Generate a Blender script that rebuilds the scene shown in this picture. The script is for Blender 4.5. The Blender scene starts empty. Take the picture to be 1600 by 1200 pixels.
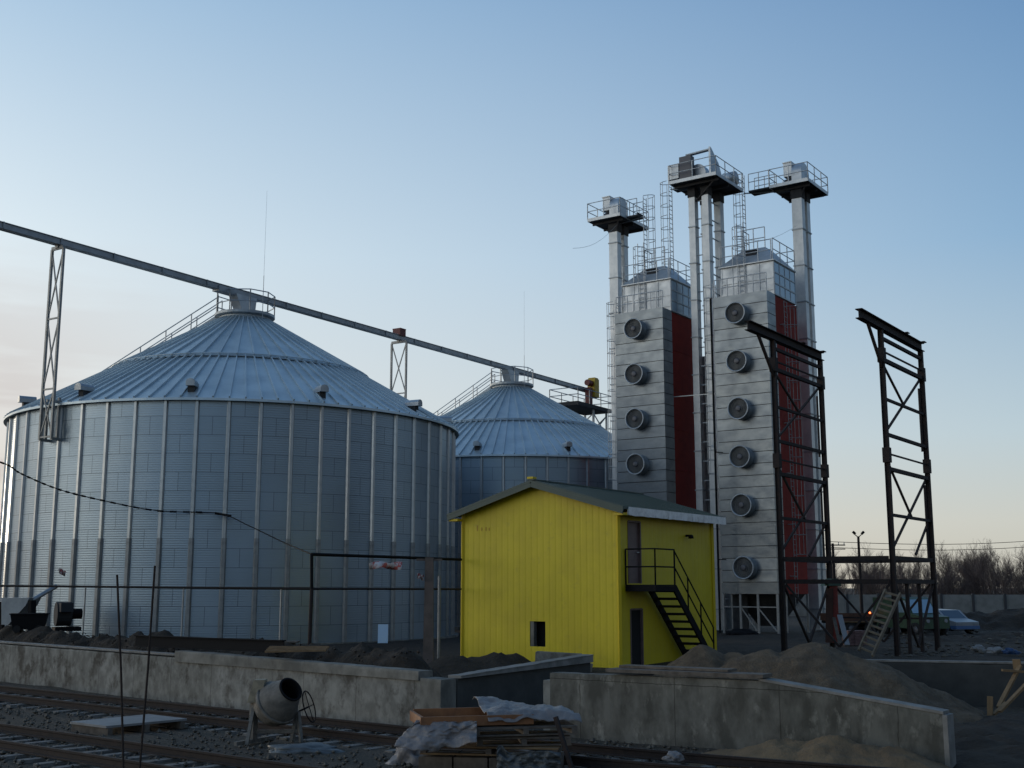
import bpy, bmesh, math, random
from math import sin, cos, tan, atan, atan2, pi, sqrt, hypot, radians
from mathutils import Vector, Matrix, noise
random.seed(7)
S = bpy.context.scene
COL = S.collection
# ------------------------------------------------------------------ camera model
F = 1850.0; TH = atan(317 / F); H = 3.3
def ray(px, py):
    u = px - 800; v = 600 - py
    return (u, F * cos(TH) - v * sin(TH), v * cos(TH) + F * sin(TH))
def at(px, py, Y):
    r = ray(px, py); t = Y / r[1]
    return Vector((r[0] * t, Y, H + r[2] * t))
def on(px, py, z):
    r = ray(px, py); t = (z - H) / r[2]
    return Vector((r[0] * t, r[1] * t, z))
A55 = radians(55)
E1 = Vector((cos(A55), sin(A55), 0)); E2 = Vector((-sin(A55), cos(A55), 0))
# ------------------------------------------------------------------ mesh builder
class MB:
    def __init__(s): s.v = []; s.f = []; s.m = []; s.sm = []
    def add(s, vs, fs, m=0, smooth=False):
        o = len(s.v); s.v += [tuple(p) for p in vs]
        for f in fs:
            s.f.append([i + o for i in f]); s.m.append(m); s.sm.append(smooth)
        return s
    def box(s, x0, x1, y0, y1, z0, z1, m=0):
        vs = [(x, y, z) for z in (z0, z1) for y in (y0, y1) for x in (x0, x1)]
        return s.add(vs, [(0, 2, 3, 1), (4, 5, 7, 6), (0, 1, 5, 4), (2, 6, 7, 3), (0, 4, 6, 2), (1, 3, 7, 5)], m)
    def bar(s, p, q, w, h=None, m=0, up=(0, 0, 1)):
        p = Vector(p); q = Vector(q); h = h or w; d = (q - p)
        if d.length < 1e-6: return s
        d.normalize(); up = Vector(up)
        if abs(d.dot(up)) > .98: up = Vector((E1.x, E1.y, 0))
        a = d.cross(up).normalized(); b = a.cross(d)
        vs = []
        for e in (p, q):
            for i, j in ((-1, -1), (1, -1), (1, 1), (-1, 1)):
                vs.append(e + a * (i * w / 2) + b * (j * h / 2))
        return s.add(vs, [(0, 1, 2, 3)[::-1], (4, 5, 6, 7), (0, 1, 5, 4), (1, 2, 6, 5), (2, 3, 7, 6), (3, 0, 4, 7)], m)
    def ibeam(s, p, q, w, h, t=.025, m=0):
        p = Vector(p); q = Vector(q); k = Vector((0, 0, 1)); hz = k * (h / 2 - t / 2)
        s.bar(p + hz, q + hz, w, t, m); s.bar(p - hz, q - hz, w, t, m); s.bar(p, q, t, h - 2 * t - .002, m)
        return s
    def tube(s, p, q, r, n=6, r2=None, m=0, caps=True):
        p = Vector(p); q = Vector(q); r2 = r if r2 is None else r2; d = q - p
        if d.length < 1e-6: return s
        d.normalize(); a = d.orthogonal().normalized(); b = d.cross(a)
        vs = [e + (a * cos(2 * pi * i / n) + b * sin(2 * pi * i / n)) * rr for e, rr in ((p, r), (q, r2)) for i in range(n)]
        s.add(vs, [(i, (i + 1) % n, n + (i + 1) % n, n + i) for i in range(n)], m, True)
        if caps: s.add(vs, [tuple(range(n))[::-1], tuple(range(n, 2 * n))], m)
        return s
    def path(s, pts, r, n=6, m=0):
        for a, b in zip(pts[:-1], pts[1:]): s.tube(a, b, r, n, m=m)
        return s
    def lathe(s, prof, n=32, m=0, mx=None, smooth=True, closed=True, a0=0, a1=2 * pi):
        k = len(prof); full = abs(a1 - a0 - 2 * pi) < 1e-6; nn = n if full else n + 1
        vs = []
        for i in range(nn):
            a = a0 + (a1 - a0) * i / n
            for r, z in prof:
                p = Vector((r * cos(a), r * sin(a), z)); vs.append(mx @ p if mx else p)
        fs = []
        for i in range(n):
            j = (i + 1) % nn
            for t in range(k - 1): fs.append((i * k + t, j * k + t, j * k + t + 1, i * k + t + 1))
        return s.add(vs, fs, m, smooth)
    def prism(s, poly, ext, m=0):
        n = len(poly); ext = Vector(ext); vs = [Vector(p) for p in poly] + [Vector(p) + ext for p in poly]
        return s.add(vs, [tuple(range(n)), tuple(range(2 * n - 1, n - 1, -1))] + [(i, n + i, n + (i + 1) % n, (i + 1) % n) for i in range(n)], m)
    def frustum(s, r0, r1, m=0):
        (a, b, c, d, z0), (e, f, g, h, z1) = r0, r1
        vs = [(a, c, z0), (b, c, z0), (b, d, z0), (a, d, z0), (e, g, z1), (f, g, z1), (f, h, z1), (e, h, z1)]
        return s.add(vs, [(3, 2, 1, 0), (4, 5, 6, 7), (0, 1, 5, 4), (1, 2, 6, 5), (2, 3, 7, 6), (3, 0, 4, 7)], m)
    def ladder(s, base, h, wd, out=None, w=.42, cage_from=None, step=.3, r=.028, m=0, hoop=.8):
        base = Vector(base); wd = Vector(wd).normalized(); k = Vector((0, 0, 1))
        for sg in (-1, 1): s.tube(base + wd * sg * w / 2, base + wd * sg * w / 2 + k * h, r, 5, m=m)
        z = step / 2
        while z < h:
            s.tube(base - wd * w / 2 + k * z, base + wd * w / 2 + k * z, r * .7, 4, m=m); z += step
        if cage_from is not None:
            out = Vector(out).normalized(); z = cage_from; R = .36
            def cp(t, zz): a = pi * t; return base + wd * (-cos(a) * R) + out * (.08 + sin(a) * R * 1.75) + k * zz
            zs = []
            while z <= h + .01: zs.append(z); z += hoop
            for zz in zs: s.path([cp(i / 6, zz) for i in range(7)], r * .8, 4, m=m)
            for t in (.17, .5, .83): s.tube(cp(t, zs[0]), cp(t, zs[-1]), r * .7, 4, m=m)
        return s
    def rail(s, pts, h=1.1, r=.028, spacing=1.3, closed=False, m=0, up=(0, 0, 1), mids=(.5,)):
        pts = [Vector(p) for p in pts]; up = Vector(up)
        if closed: pts = pts + [pts[0]]
        for a, b in zip(pts[:-1], pts[1:]):
            n = max(1, round((b - a).length / spacing))
            for i in range(n + 1): s.tube(a + (b - a) * i / n, a + (b - a) * i / n + up * h, r, 5, m=m)
            for f in (1,) + tuple(mids): s.tube(a + up * h * f, b + up * h * f, r * .9, 5, m=m)
        return s
    def build(s, name, mats, parent=None, loc=None):
        me = bpy.data.meshes.new(name); me.from_pydata(s.v, [], s.f)
        for mt in (mats if isinstance(mats, (list, tuple)) else [mats]): me.materials.append(mt)
        me.polygons.foreach_set('material_index', s.m); me.polygons.foreach_set('use_smooth', s.sm); me.update()
        o = bpy.data.objects.new(name, me); COL.objects.link(o)
        if parent: o.parent = parent
        if loc is not None: o.location = loc
        return o
def tag(o, label=None, cat=None, group=None, kind=None):
    for k, v in (('label', label), ('category', cat), ('group', group), ('kind', kind)):
        if v: o[k] = v
    return o
def empty(name, loc=(0, 0, 0), rz=0.0, label=None, cat=None, group=None):
    o = bpy.data.objects.new(name, None); COL.objects.link(o); o.location = loc; o.rotation_euler = (0, 0, rz)
    o.empty_display_size = .3
    return tag(o, label, cat, group)
def copy_tree(o, parent=None):
    c = o.copy(); COL.objects.link(c)
    if parent: c.parent = parent
    for ch in [q for q in KIDS.get(o.name, [])]: copy_tree(ch, c)
    return c
KIDS = {}
def index_kids():
    KIDS.clear()
    for q in list(bpy.data.objects):
        if q.parent: KIDS.setdefault(q.parent.name, []).append(q)
# ------------------------------------------------------------------ materials
def nodes(m): return m.node_tree.nodes, m.node_tree.links
def mat(name, c1, c2=None, rough=.7, metal=0, scale=3, lo=.4, hi=.65, bump=0, bscale=25, c3=None, s3=.7, lo3=.55, hi3=.7, sv=(1, 1, 1), rvar=0, bdist=.03, joints=None, emis=None, spec=None, trans=0):
    m = bpy.data.materials.new(name); m.use_nodes = True
    N, L = nodes(m); b = N['Principled BSDF']
    b.inputs['Roughness'].default_value = rough; b.inputs['Metallic'].default_value = metal
    b.inputs['Base Color'].default_value = (*c1, 1)
    if spec is not None: b.inputs['Specular IOR Level'].default_value = spec
    if trans: b.inputs['Transmission Weight'].default_value = trans
    if emis: b.inputs['Emission Color'].default_value = (*emis[:3], 1); b.inputs['Emission Strength'].default_value = emis[3]
    if c2 is None and not bump: return m
    tc = N.new('ShaderNodeTexCoord'); mp = N.new('ShaderNodeMapping'); mp.inputs['Scale'].default_value = sv
    L.new(tc.outputs['Object'], mp.inputs['Vector'])
    def nz(sc, det=7, r=.6):
        n = N.new('ShaderNodeTexNoise'); n.inputs['Scale'].default_value = sc; n.inputs['Detail'].default_value = det; n.inputs['Roughness'].default_value = r
        L.new(mp.outputs[0], n.inputs['Vector']); return n
    def rng(src, a, z, t0=0, t1=1):
        r = N.new('ShaderNodeMapRange'); r.inputs[1].default_value = a; r.inputs[2].default_value = z; r.inputs[3].default_value = t0; r.inputs[4].default_value = t1
        L.new(src, r.inputs[0]); return r.outputs[0]
    def mix(f, a, bb):
        x = N.new('ShaderNodeMix'); x.data_type = 'RGBA'; L.new(f, x.inputs[0])
        for k, v in ((6, a), (7, bb)):
            if isinstance(v, tuple): x.inputs[k].default_value = (*v, 1)
            else: L.new(v, x.inputs[k])
        return x.outputs[2]
    if c2 is not None:
        n1 = nz(scale); col = mix(rng(n1.outputs[0], lo, hi), c1, c2)
        if c3 is not None: n3 = nz(s3, 5, .7); col = mix(rng(n3.outputs[0], lo3, hi3), col, c3)
        if joints:
            ang, jw, jh, jm = joints; m2 = N.new('ShaderNodeMapping'); m2.inputs['Rotation'].default_value = (0, 0, -ang); L.new(tc.outputs['Object'], m2.inputs[0])
            sp = N.new('ShaderNodeSeparateXYZ'); L.new(m2.outputs[0], sp.inputs[0]); cb = N.new('ShaderNodeCombineXYZ'); L.new(sp.outputs[0], cb.inputs[0]); L.new(sp.outputs[2], cb.inputs[1])
            wn_ = N.new('ShaderNodeTexNoise'); wn_.inputs['Scale'].default_value = 3; L.new(cb.outputs[0], wn_.inputs['Vector'])
            wv = N.new('ShaderNodeVectorMath'); wv.operation = 'MULTIPLY_ADD'; L.new(wn_.outputs['Color'], wv.inputs[0]); wv.inputs[1].default_value = (.05, .05, 0); L.new(cb.outputs[0], wv.inputs[2])
            br = N.new('ShaderNodeTexBrick'); L.new(wv.outputs[0], br.inputs['Vector']); br.inputs['Scale'].default_value = 1; br.offset = 0; br.inputs['Brick Width'].default_value = jw; br.inputs['Row Height'].default_value = jh; br.inputs['Mortar Size'].default_value = jm; br.inputs['Mortar Smooth'].default_value = .6
            br.inputs['Color1'].default_value = (1, 1, 1, 1); br.inputs['Color2'].default_value = (.82, .82, .8, 1); br.inputs['Mortar'].default_value = (.35, .33, .3, 1)
            x = N.new('ShaderNodeMix'); x.data_type = 'RGBA'; x.blend_type = 'MULTIPLY'; x.inputs[0].default_value = .9; L.new(col, x.inputs[6]); L.new(br.outputs['Color'], x.inputs[7]); col = x.outputs[2]
        L.new(col, b.inputs['Base Color'])
        if rvar: L.new(rng(n1.outputs[0], .3, .7, max(.02, rough - rvar), min(1, rough + rvar)), b.inputs['Roughness'])
    if bump:
        n2 = nz(bscale, 8, .65); bp = N.new('ShaderNodeBump'); bp.inputs['Strength'].default_value = bump; bp.inputs['Distance'].default_value = bdist
        L.new(n2.outputs[0], bp.inputs['Height']); L.new(bp.outputs[0], b.inputs['Normal'])
    return m
M = {}
M['galv'] = mat('galvanised steel', (.50, .53, .55), (.38, .41, .43), .42, .75, 1.2, rvar=.08, bump=.12, bscale=1.5, bdist=.05)
M['galv_light'] = mat('bright galvanised steel', (.62, .64, .64), (.50, .53, .54), .45, .6, 2)
M['galv_dull'] = mat('dull galvanised steel', (.42, .46, .48), (.30, .33, .36), .5, .65, 2)
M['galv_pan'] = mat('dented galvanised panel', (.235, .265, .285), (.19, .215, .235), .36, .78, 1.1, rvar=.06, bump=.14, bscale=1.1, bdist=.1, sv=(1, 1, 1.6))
M['roofsteel'] = mat('roof sheet steel', (.56, .64, .67), (.48, .56, .595), .42, .5, .8, rvar=.08)
M['darksteel'] = mat('dark primed steel', (.026, .022, .022), (.042, .028, .024), .75, 0, 6, spec=.25)
M['blacksteel'] = mat('black painted steel', (.012, .012, .013), rough=.85, spec=.15)
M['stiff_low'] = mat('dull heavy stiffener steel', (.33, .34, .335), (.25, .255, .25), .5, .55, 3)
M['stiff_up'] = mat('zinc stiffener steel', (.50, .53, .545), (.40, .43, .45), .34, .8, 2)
M['convey'] = mat('weathered conveyor steel', (.37, .40, .42), (.28, .305, .325), .45, .6, 2)
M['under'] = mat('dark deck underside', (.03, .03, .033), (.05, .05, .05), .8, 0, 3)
M['redpan'] = mat('dark red perforated sheet', (.31, .042, .03), (.25, .036, .027), .75, 0, 1.5, c3=(.20, .03, .024), s3=.5, spec=.12)
M['redpaint'] = mat('red primer paint', (.30, .04, .025), (.16, .03, .022), .6, 0, 3)
M['glass'] = mat('clear polycarbonate pane', (.30, .42, .52), rough=.12, metal=.25, spec=.8)
M['grill'] = mat('fan guard mesh', (.15, .155, .155), (.09, .095, .095), .55, .4, 18)
M['hub'] = mat('fan hub', (.12, .12, .13), rough=.5, metal=.4)
M['yellow'] = mat('yellow painted profiled sheet', (.68, .54, .008), (.60, .47, .008), .5, 0, .9, c3=(.52, .41, .02), s3=2.2, lo3=.58, hi3=.76)
M['yellowtrim'] = mat('yellow painted trim', (.66, .49, .012), rough=.5)
M['greenroof'] = mat('dark green roofing sheet', (.022, .06, .052), (.03, .07, .06), .42, 0, 2)
M['film'] = mat('white protective film', (.88, .88, .85), (.68, .68, .66), .35, 0, 6, bump=.5, bscale=10)
M['brown_door'] = mat('brown grey door panel', (.17, .115, .105), (.13, .09, .085), .5, 0, 4)
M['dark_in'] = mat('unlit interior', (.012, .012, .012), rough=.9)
M['conc'] = mat('grey cast concrete', (.225, .215, .185), (.12, .115, .098), .88, 0, 1.5, lo=.42, hi=.62, c3=(.32, .31, .275), s3=.9, lo3=.55, hi3=.72, bump=.35, bscale=9, sv=(1, 1, .7))
M['conc_form'] = mat('form marked concrete', (.185, .18, .155), (.085, .082, .068), .9, 0, 2.6, lo=.36, hi=.62, c3=(.30, .29, .25), s3=1.7, lo3=.55, hi3=.68, bump=.55, bscale=14, sv=(1, 1, .55), joints=(radians(-34.5), 2.35, 1.28, .012))
M['conc_cap'] = mat('pale concrete coping', (.26, .25, .23), (.16, .155, .14), .85, 0, 2.5, bump=.3, bscale=12)
M['conc_dark'] = mat('dark concrete', (.038, .04, .038), (.062, .064, .06), .8, 0, 1.3, bump=.3, bscale=6)  # dark base carries the shade of the recess face; pit wall shares it
M['earth'] = mat('dark earth', (.044, .031, .019), (.023, .0165, .0105), .95, 0, 1.6, c3=(.06, .045, .031), s3=.6, bump=.9, bscale=5, bdist=.15)
M['sand'] = mat('damp building sand', (.21, .14, .072), (.135, .09, .048), .95, 0, 1.2, bump=.7, bscale=9, bdist=.06)
M['clay'] = mat('heaped sandy soil', (.18, .13, .08), (.105, .076, .047), .95, 0, 2.6, c3=(.22, .165, .105), s3=.6, bump=1, bscale=16, bdist=.12)
M['ballast'] = mat('track ballast', (.088, .075, .054), (.032, .027, .02), .95, 0, 9, lo=.35, hi=.7, c3=(.06, .05, .042), s3=.35, lo3=.5, hi3=.65, bump=1, bscale=14, bdist=.06)
M['stone'] = mat('loose stone', (.115, .102, .08), (.056, .05, .04), .9, 0, .8)
M['railsteel'] = mat('rusted rail', (.022, .015, .012), (.034, .021, .016), .8, 0, 6)
M['sleeper'] = mat('weathered sleeper', (.23, .22, .2), (.12, .11, .1), .9, 0, 5)
M['timber'] = mat('pale sawn timber', (.23, .15, .075), (.165, .105, .052), .8, 0, 5, sv=(1, 1, .4))
M['timber_o'] = mat('orange pine board', (.30, .135, .055), (.2, .09, .04), .7, 0, 4)
M['timber_g'] = mat('grey weathered timber', (.15, .125, .10), (.085, .07, .056), .85, 0, 5)
M['cloth'] = mat('white plastic sheeting', (.25, .23, .22), (.165, .15, .145), .45, 0, 3, bump=.7, bscale=9, bdist=.04)
M['cloth_b'] = mat('grey blue sheeting', (.12, .135, .14), (.075, .085, .09), .5, 0, 3, bump=.5, bscale=6, bdist=.05)
M['bluewrap'] = mat('blue tarpaulin', (.02, .06, .16), (.015, .04, .10), .5, 0, 3)
M['mixer'] = mat('cement spattered drum', (.20, .185, .16), (.11, .105, .093), .85, 0, 5, c3=(.24, .23, .21), s3=4, bump=.5, bscale=14)
M['mixer_y'] = mat('faded cream paint', (.33, .28, .19), (.2, .17, .12), .7, 0, 6)
M['bark'] = mat('bare tree bark', (.17, .13, .115), (.115, .09, .08), .95, 0, 2)
M['scrub'] = mat('dark scrub', (.032, .026, .024), (.045, .036, .03), .95, 0, 1)
M['board'] = mat('pale board', (.25, .25, .245), (.19, .19, .185), .6, 0, 3)
M['paleblue'] = mat('pale blue board', (.42, .55, .66), rough=.5)
M['rag'] = mat('red and white warning tape', (.45, .10, .08), (.55, .5, .48), .6, 0, 5, lo=.48, hi=.52)
M['motor_y'] = mat('yellow drive housing', (.55, .38, .02), (.4, .27, .02), .5, 0, 4)
M['maroon'] = mat('maroon gate drive', (.14, .02, .018), rough=.5)
M['truckgreen'] = mat('dull green paint', (.055, .10, .055), (.04, .07, .04), .5, 0, 4)
M['white'] = mat('white paint', (.30, .31, .32), rough=.35)
M['carblue'] = mat('blue car paint', (.08, .16, .32), rough=.35)
M['rubber'] = mat('tyre rubber', (.015, .015, .015), rough=.85)
M['wind'] = mat('windscreen glass', (.32, .46, .55), rough=.08, metal=.5)
M['taillight'] = mat('lit red tail lamp', (.6, .03, .01), rough=.3, emis=(1, .16, .04, 5))
M['pinkbrick'] = mat('pink brick stack', (.24, .15, .14), (.17, .10, .095), .9, 0, 7)
M['fenceconc'] = mat('precast fence concrete', (.24, .245, .23), (.18, .185, .17), .9, 0, 1.2)
M['lampglass'] = mat('floodlight glass', (.3, .32, .34), rough=.2)
M['orange'] = mat('orange plastic', (.55, .2, .1), rough=.5)
def silo_mat():
    m = bpy.data.materials.new('corrugated silo sheet'); m.use_nodes = True; N, L = nodes(m); b = N['Principled BSDF']
    tc = N.new('ShaderNodeTexCoord'); sp = N.new('ShaderNodeSeparateXYZ'); L.new(tc.outputs['Object'], sp.inputs[0])
    def math_(op, a, c=None):
        n = N.new('ShaderNodeMath'); n.operation = op
        for i, v in enumerate((a, c)):
            if v is None: continue
            if isinstance(v, (int, float)): n.inputs[i].default_value = v
            else: L.new(v, n.inputs[i])
        return n.outputs[0]
    ang = math_('ARCTAN2', sp.outputs[1], sp.outputs[0]); arc = math_('MULTIPLY', ang, 11.5)
    cb = N.new('ShaderNodeCombineXYZ'); L.new(arc, cb.inputs[0]); L.new(sp.outputs[2], cb.inputs[1])
    br = N.new('ShaderNodeTexBrick'); L.new(cb.outputs[0], br.inputs['Vector'])
    br.inputs['Scale'].default_value = 1; br.inputs['Brick Width'].default_value = 2 * pi * 11.5 / 26; br.inputs['Row Height'].default_value = .83
    br.inputs['Mortar Size'].default_value = .016; br.inputs['Mortar Smooth'].default_value = .35; br.inputs['Bias'].default_value = 0
    br.inputs['Color1'].default_value = (.39, .485, .565, 1); br.inputs['Color2'].default_value = (.35, .44, .515, 1); br.inputs['Mortar'].default_value = (.20, .245, .28, 1)
    nz = N.new('ShaderNodeTexNoise'); nz.inputs['Scale'].default_value = .5; nz.inputs['Detail'].default_value = 6; L.new(tc.outputs['Object'], nz.inputs['Vector'])
    mx = N.new('ShaderNodeMix'); mx.data_type = 'RGBA'; mx.blend_type = 'MULTIPLY'; mx.inputs[0].default_value = .3
    L.new(br.outputs['Color'], mx.inputs[6]); L.new(nz.outputs['Fac'], mx.inputs[7])
    L.new(mx.outputs[2], b.inputs['Base Color'])
    b.inputs['Metallic'].default_value = .72
    r = N.new('ShaderNodeMapRange'); L.new(nz.outputs[0], r.inputs[0]); r.inputs[1].default_value = .3; r.inputs[2].default_value = .7; r.inputs[3].default_value = .32; r.inputs[4].default_value = .44
    L.new(r.outputs[0], b.inputs['Roughness'])
    w = math_('SINE', math_('MULTIPLY', sp.outputs[2], 2 * pi / .104)); hgt = math_('MULTIPLY', nz.outputs[0], .015)
    return m
M['silo'] = silo_mat()
def wall_mat():
    m = mat('stained plastered concrete', (.31, .305, .275), (.185, .18, .16), .88, 0, 3.2, lo=.36, hi=.6, c3=(.085, .076, .062), s3=1.05, lo3=.5, hi3=.62, bump=.35, bscale=7, sv=(1, 1, .8), joints=(radians(-42.7), 2.1, 4, .014))
    return m
M['plaster'] = wall_mat()
# ------------------------------------------------------------------ setting
def fbm(x, y, s=1.0, o=4): return noise.fractal(Vector((x * s, y * s, 3.7)), 1.0, 2.0, o)
WL0 = on(0, 1000, 1.4); WL0.y = 43.6; WL0.x = -800 / 1877 * 43.6
LW_A = Vector((-18.6, 43.6, 0)); LW_B = Vector((-1.62, 27.9, 0)); LWd = (LW_B - LW_A).normalized()
RET_E = Vector((1.95, 34.4, 0))
BW_A = Vector((6.2, 36.3, 0)); BW_B = Vector((15.4, 33.6, 0)); BWd = (BW_B - BW_A).normalized()
g = MB()
nx, ny = 110, 60
xs = [-40 + 80 * i / nx for i in range(nx + 1)]; ys = [17 + 40 * i / ny for i in range(ny + 1)]
vs = [(x, y, fbm(x, y, .35) * .05) for y in ys for x in xs]
g.add(vs, [(j * (nx + 1) + i, j * (nx + 1) + i + 1, (j + 1) * (nx + 1) + i + 1, (j + 1) * (nx + 1) + i) for j in range(ny) for i in range(nx)], 0, True)
tag(g.build('ground', M['ballast']), kind='structure')
g = MB(); B = 3000
g.add([(-B, -B, -.12), (B, -B, -.12), (B, B, -.12), (-B, B, -.12)], [(0, 1, 2, 3)])
tag(g.build('terrain', M['earth']), kind='structure')
# yard level behind the walls: one raised sheet whose edge lies inside the walls
g = MB(); La = LW_A - LWd * 60; Rb = BW_B + BWd * 70
edge = [La + Vector((.14, .15, 0)), LW_A + Vector((.14, .15, 0)), LW_B + Vector((.1, .2, 0)), RET_E + Vector((-.05, 0, 0)), BW_A + Vector((0, .15, 0)), BW_B + Vector((0, .15, 0)), Rb + Vector((0, .15, 0))]
rows = []
NS = 40
def seg(poly, t):
    t *= len(poly) - 1; i = min(int(t), len(poly) - 2); return poly[i].lerp(poly[i + 1], t - i)
fine = []
for a, b in zip(edge[:-1], edge[1:]):
    n = max(2, int((b - a).length / 1.2)); fine += [a.lerp(b, i / n) for i in range(n)]
fine.append(edge[-1]); K = len(fine)
offs = [0, .6, 1.2, 2, 3, 4.2, 6, 8, 11, 15, 20, 27, 36, 50, 75, 120, 250, 900, 2600]
vs = []
for o in offs:
    for i, p in enumerate(fine):
        x = p.x * (1 if o < 200 else 3 if o < 1000 else 25); y = p.y + o
        z = .8 + (fbm(x, y, .3) * .12 * min(1, o / 2) if o < 60 else 0) - min(.5, max(0, (y - 60) / 120))
        vs.append((x, y, z))
for o in (0,):
    for p in fine: vs.append((p.x, p.y, -.3))
fs = [(j * K + i, j * K + i + 1, (j + 1) * K + i + 1, (j + 1) * K + i) for j in range(len(offs) - 1) for i in range(K - 1)]
base = len(offs) * K
fs += [(base + i, base + i + 1, i + 1, i) for i in range(K - 1)]
g.add(vs, fs, 0, True)
tag(g.build('yard_ground', M['earth']), kind='structure')
def mound(name, pts, heights, m, label=None, cat='pile', kind=None, base=.7, res=.22, rough=.12, spread=1.0, seed=0, jag=1.0):
    """heap: sum of rounded cones at pts with (height, radius)"""
    x0 = min(p[0] - h[1] for p, h in zip(pts, heights)); x1 = max(p[0] + h[1] for p, h in zip(pts, heights))
    y0 = min(p[1] - h[1] for p, h in zip(pts, heights)); y1 = max(p[1] + h[1] for p, h in zip(pts, heights))
    nx = min(260, max(8, int((x1 - x0) / res))); ny = min(260, max(8, int((y1 - y0) / res)))
    c = Vector(((x0 + x1) / 2, (y0 + y1) / 2, base)); b = MB(); vs = []
    for j in range(ny + 1):
        for i in range(nx + 1):
            x = x0 + (x1 - x0) * i / nx; y = y0 + (y1 - y0) * j / ny; z = 0
            for p, (h, r) in zip(pts, heights):
                d = hypot(x - p[0], y - p[1]) / r * (1 + .18 * fbm(x + seed, y, .8))
                t = max(0, 1 - d); z = max(z, h * (t * t * (3 - 2 * t) * .45 + t * .55))
            if z > 0: z += (fbm(x, y + seed, .9) * rough + (fbm(x, y, 3.1) * .45 + max(0, fbm(x + 9, y, 6.5) - .15) * .5) * rough * jag) * min(1, z * 2.5)
            else: z = -.12
            vs.append((x - c.x, y - c.y, z))
    fs = [(j * (nx + 1) + i, j * (nx + 1) + i + 1, (j + 1) * (nx + 1) + i + 1, (j + 1) * (nx + 1) + i) for j in range(ny) for i in range(nx)]
    fs = [f for f in fs if any(vs[q][2] > 0 for q in f)]; used = sorted({q for f in fs for q in f}); ix = {q: n_ for n_, q in enumerate(used)}
    b.add([vs[q] for q in used], [[ix[q] for q in f] for f in fs], 0, True)
    return tag(b.build(name, m, loc=c), label, cat if not kind else None, kind=kind)
# earth bank behind the left wall (terrain)
nrm = Vector((-LWd.y, LWd.x, 0));
if nrm.y < 0: nrm = -nrm
pts = []; hs = []
t = -14.0
L_len = (LW_B - LW_A).length
while t < L_len - 3.2:
    p = LW_A + LWd * t + nrm * (1.85 + random.uniform(-.1, .3)); pts.append((p.x, p.y)); hs.append((.86 + random.uniform(-.1, .14), 1.25 + random.uniform(0, .25))); t += .35
b_ = mound('earth_bank', pts, hs, M['earth'], kind='structure', base=.78, rough=.2, res=.14)
# ------------------------------------------------------------------ foreground walls
def slab_wall(b, p, q, th, z0, z1a, z1b, m=0, side=None):
    """wall from p to q (front face line), thickness th to the back"""
    d = (q - p).normalized(); n = Vector((-d.y, d.x, 0))
    if n.y < 0: n = -n
    L_ = (q - p).length; N_ = max(1, min(400, int(L_ / .22))); prof = 7; vs = []; fs = []
    for i in range(N_ + 1):
        f = i / N_; e = p.lerp(q, f); z = z1a + (z1b - z1a) * f; lip = 0 < i < N_
        jt = lambda s_: (noise.noise(Vector((e.x * 2.3 + s_, e.y * 2.3, s_ * 3.1))) * .012 + min(0, noise.noise(Vector((e.x * 1.1, e.y * 1.1 + s_, 5))) + .25) * .05) if lip and L_ > 2 else 0
        a = jt(0); c = jt(7)
        vs += [Vector((e.x, e.y, z0)), Vector((e.x, e.y, z0 + (z - z0) * .6)) + n * jt(3) * .4, Vector((e.x, e.y, z - .05)) + n * abs(a) * .2, Vector((e.x, e.y, z)) + n * (.012 + abs(a) * .8) + Vector((0, 0, a * .8)),
               Vector((e.x, e.y, z)) + n * (th - .012) + Vector((0, 0, c * .8)), Vector((e.x, e.y, z - .05)) + n * th, Vector((e.x, e.y, z0)) + n * th]
    for i in range(N_):
        for t_ in range(prof): u = (t_ + 1) % prof; fs.append((i * prof + t_, (i + 1) * prof + t_, (i + 1) * prof + u, i * prof + u))
    fs += [tuple(range(prof)), tuple(range(N_ * prof + prof - 1, N_ * prof - 1, -1))]
    b.add(vs, fs, m)
def sub(parent, name, b, m):
    return b.build(name, m, parent, -parent.location)
w = empty('platform_wall', LW_B, 0, 'long pale plastered concrete wall with dark stains left of the cloth covered pile', 'wall')
b = MB(); a0 = LW_A - LWd * 30
slab_wall(b, a0, LW_B - LWd * .7, .38, -.2, 1.34, 1.24); sub(w, 'wall_body', b, M['plaster'])
b = MB(); slab_wall(b, a0 - nrm * -.0, LW_A + LWd * 11.9, .36, 1.346, 1.40, 1.36); sub(w, 'top_edge', b, M['conc_cap'])
b = MB(); off = -nrm * .05; slab_wall(b, LW_A + LWd * 11.95 + off, LW_B - LWd * .72 + off, .46, 1.15, 1.46, 1.36); sub(w, 'coping', b, M['conc'])
b = MB(); slab_wall(b, LW_B - LWd * .69 - nrm * .02, LW_B - LWd * .0 - nrm * .02, .5, -.2, 1.21, 1.2); sub(w, 'end_pillar', b, M['conc'])
w = empty('recess_wall', RET_E, 0, 'concrete wall, its shade coloured dark, running back from the pale wall towards the yellow house', 'wall')
b = MB(); slab_wall(b, LW_B + Vector((.1, .52, 0)), RET_E, -.3, -.2, 1.2, 1.36)
sub(w, 'wall_body', b, M['conc_dark'])  # shade on this turned-away face is put into the dark colour
b = MB(); slab_wall(b, LW_B + Vector((.13, .52, 0)), RET_E + Vector((.03, 0, 0)), -.36, 1.206, 1.27, 1.42)
sub(w, 'top_edge', b, M['conc_cap'])
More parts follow.
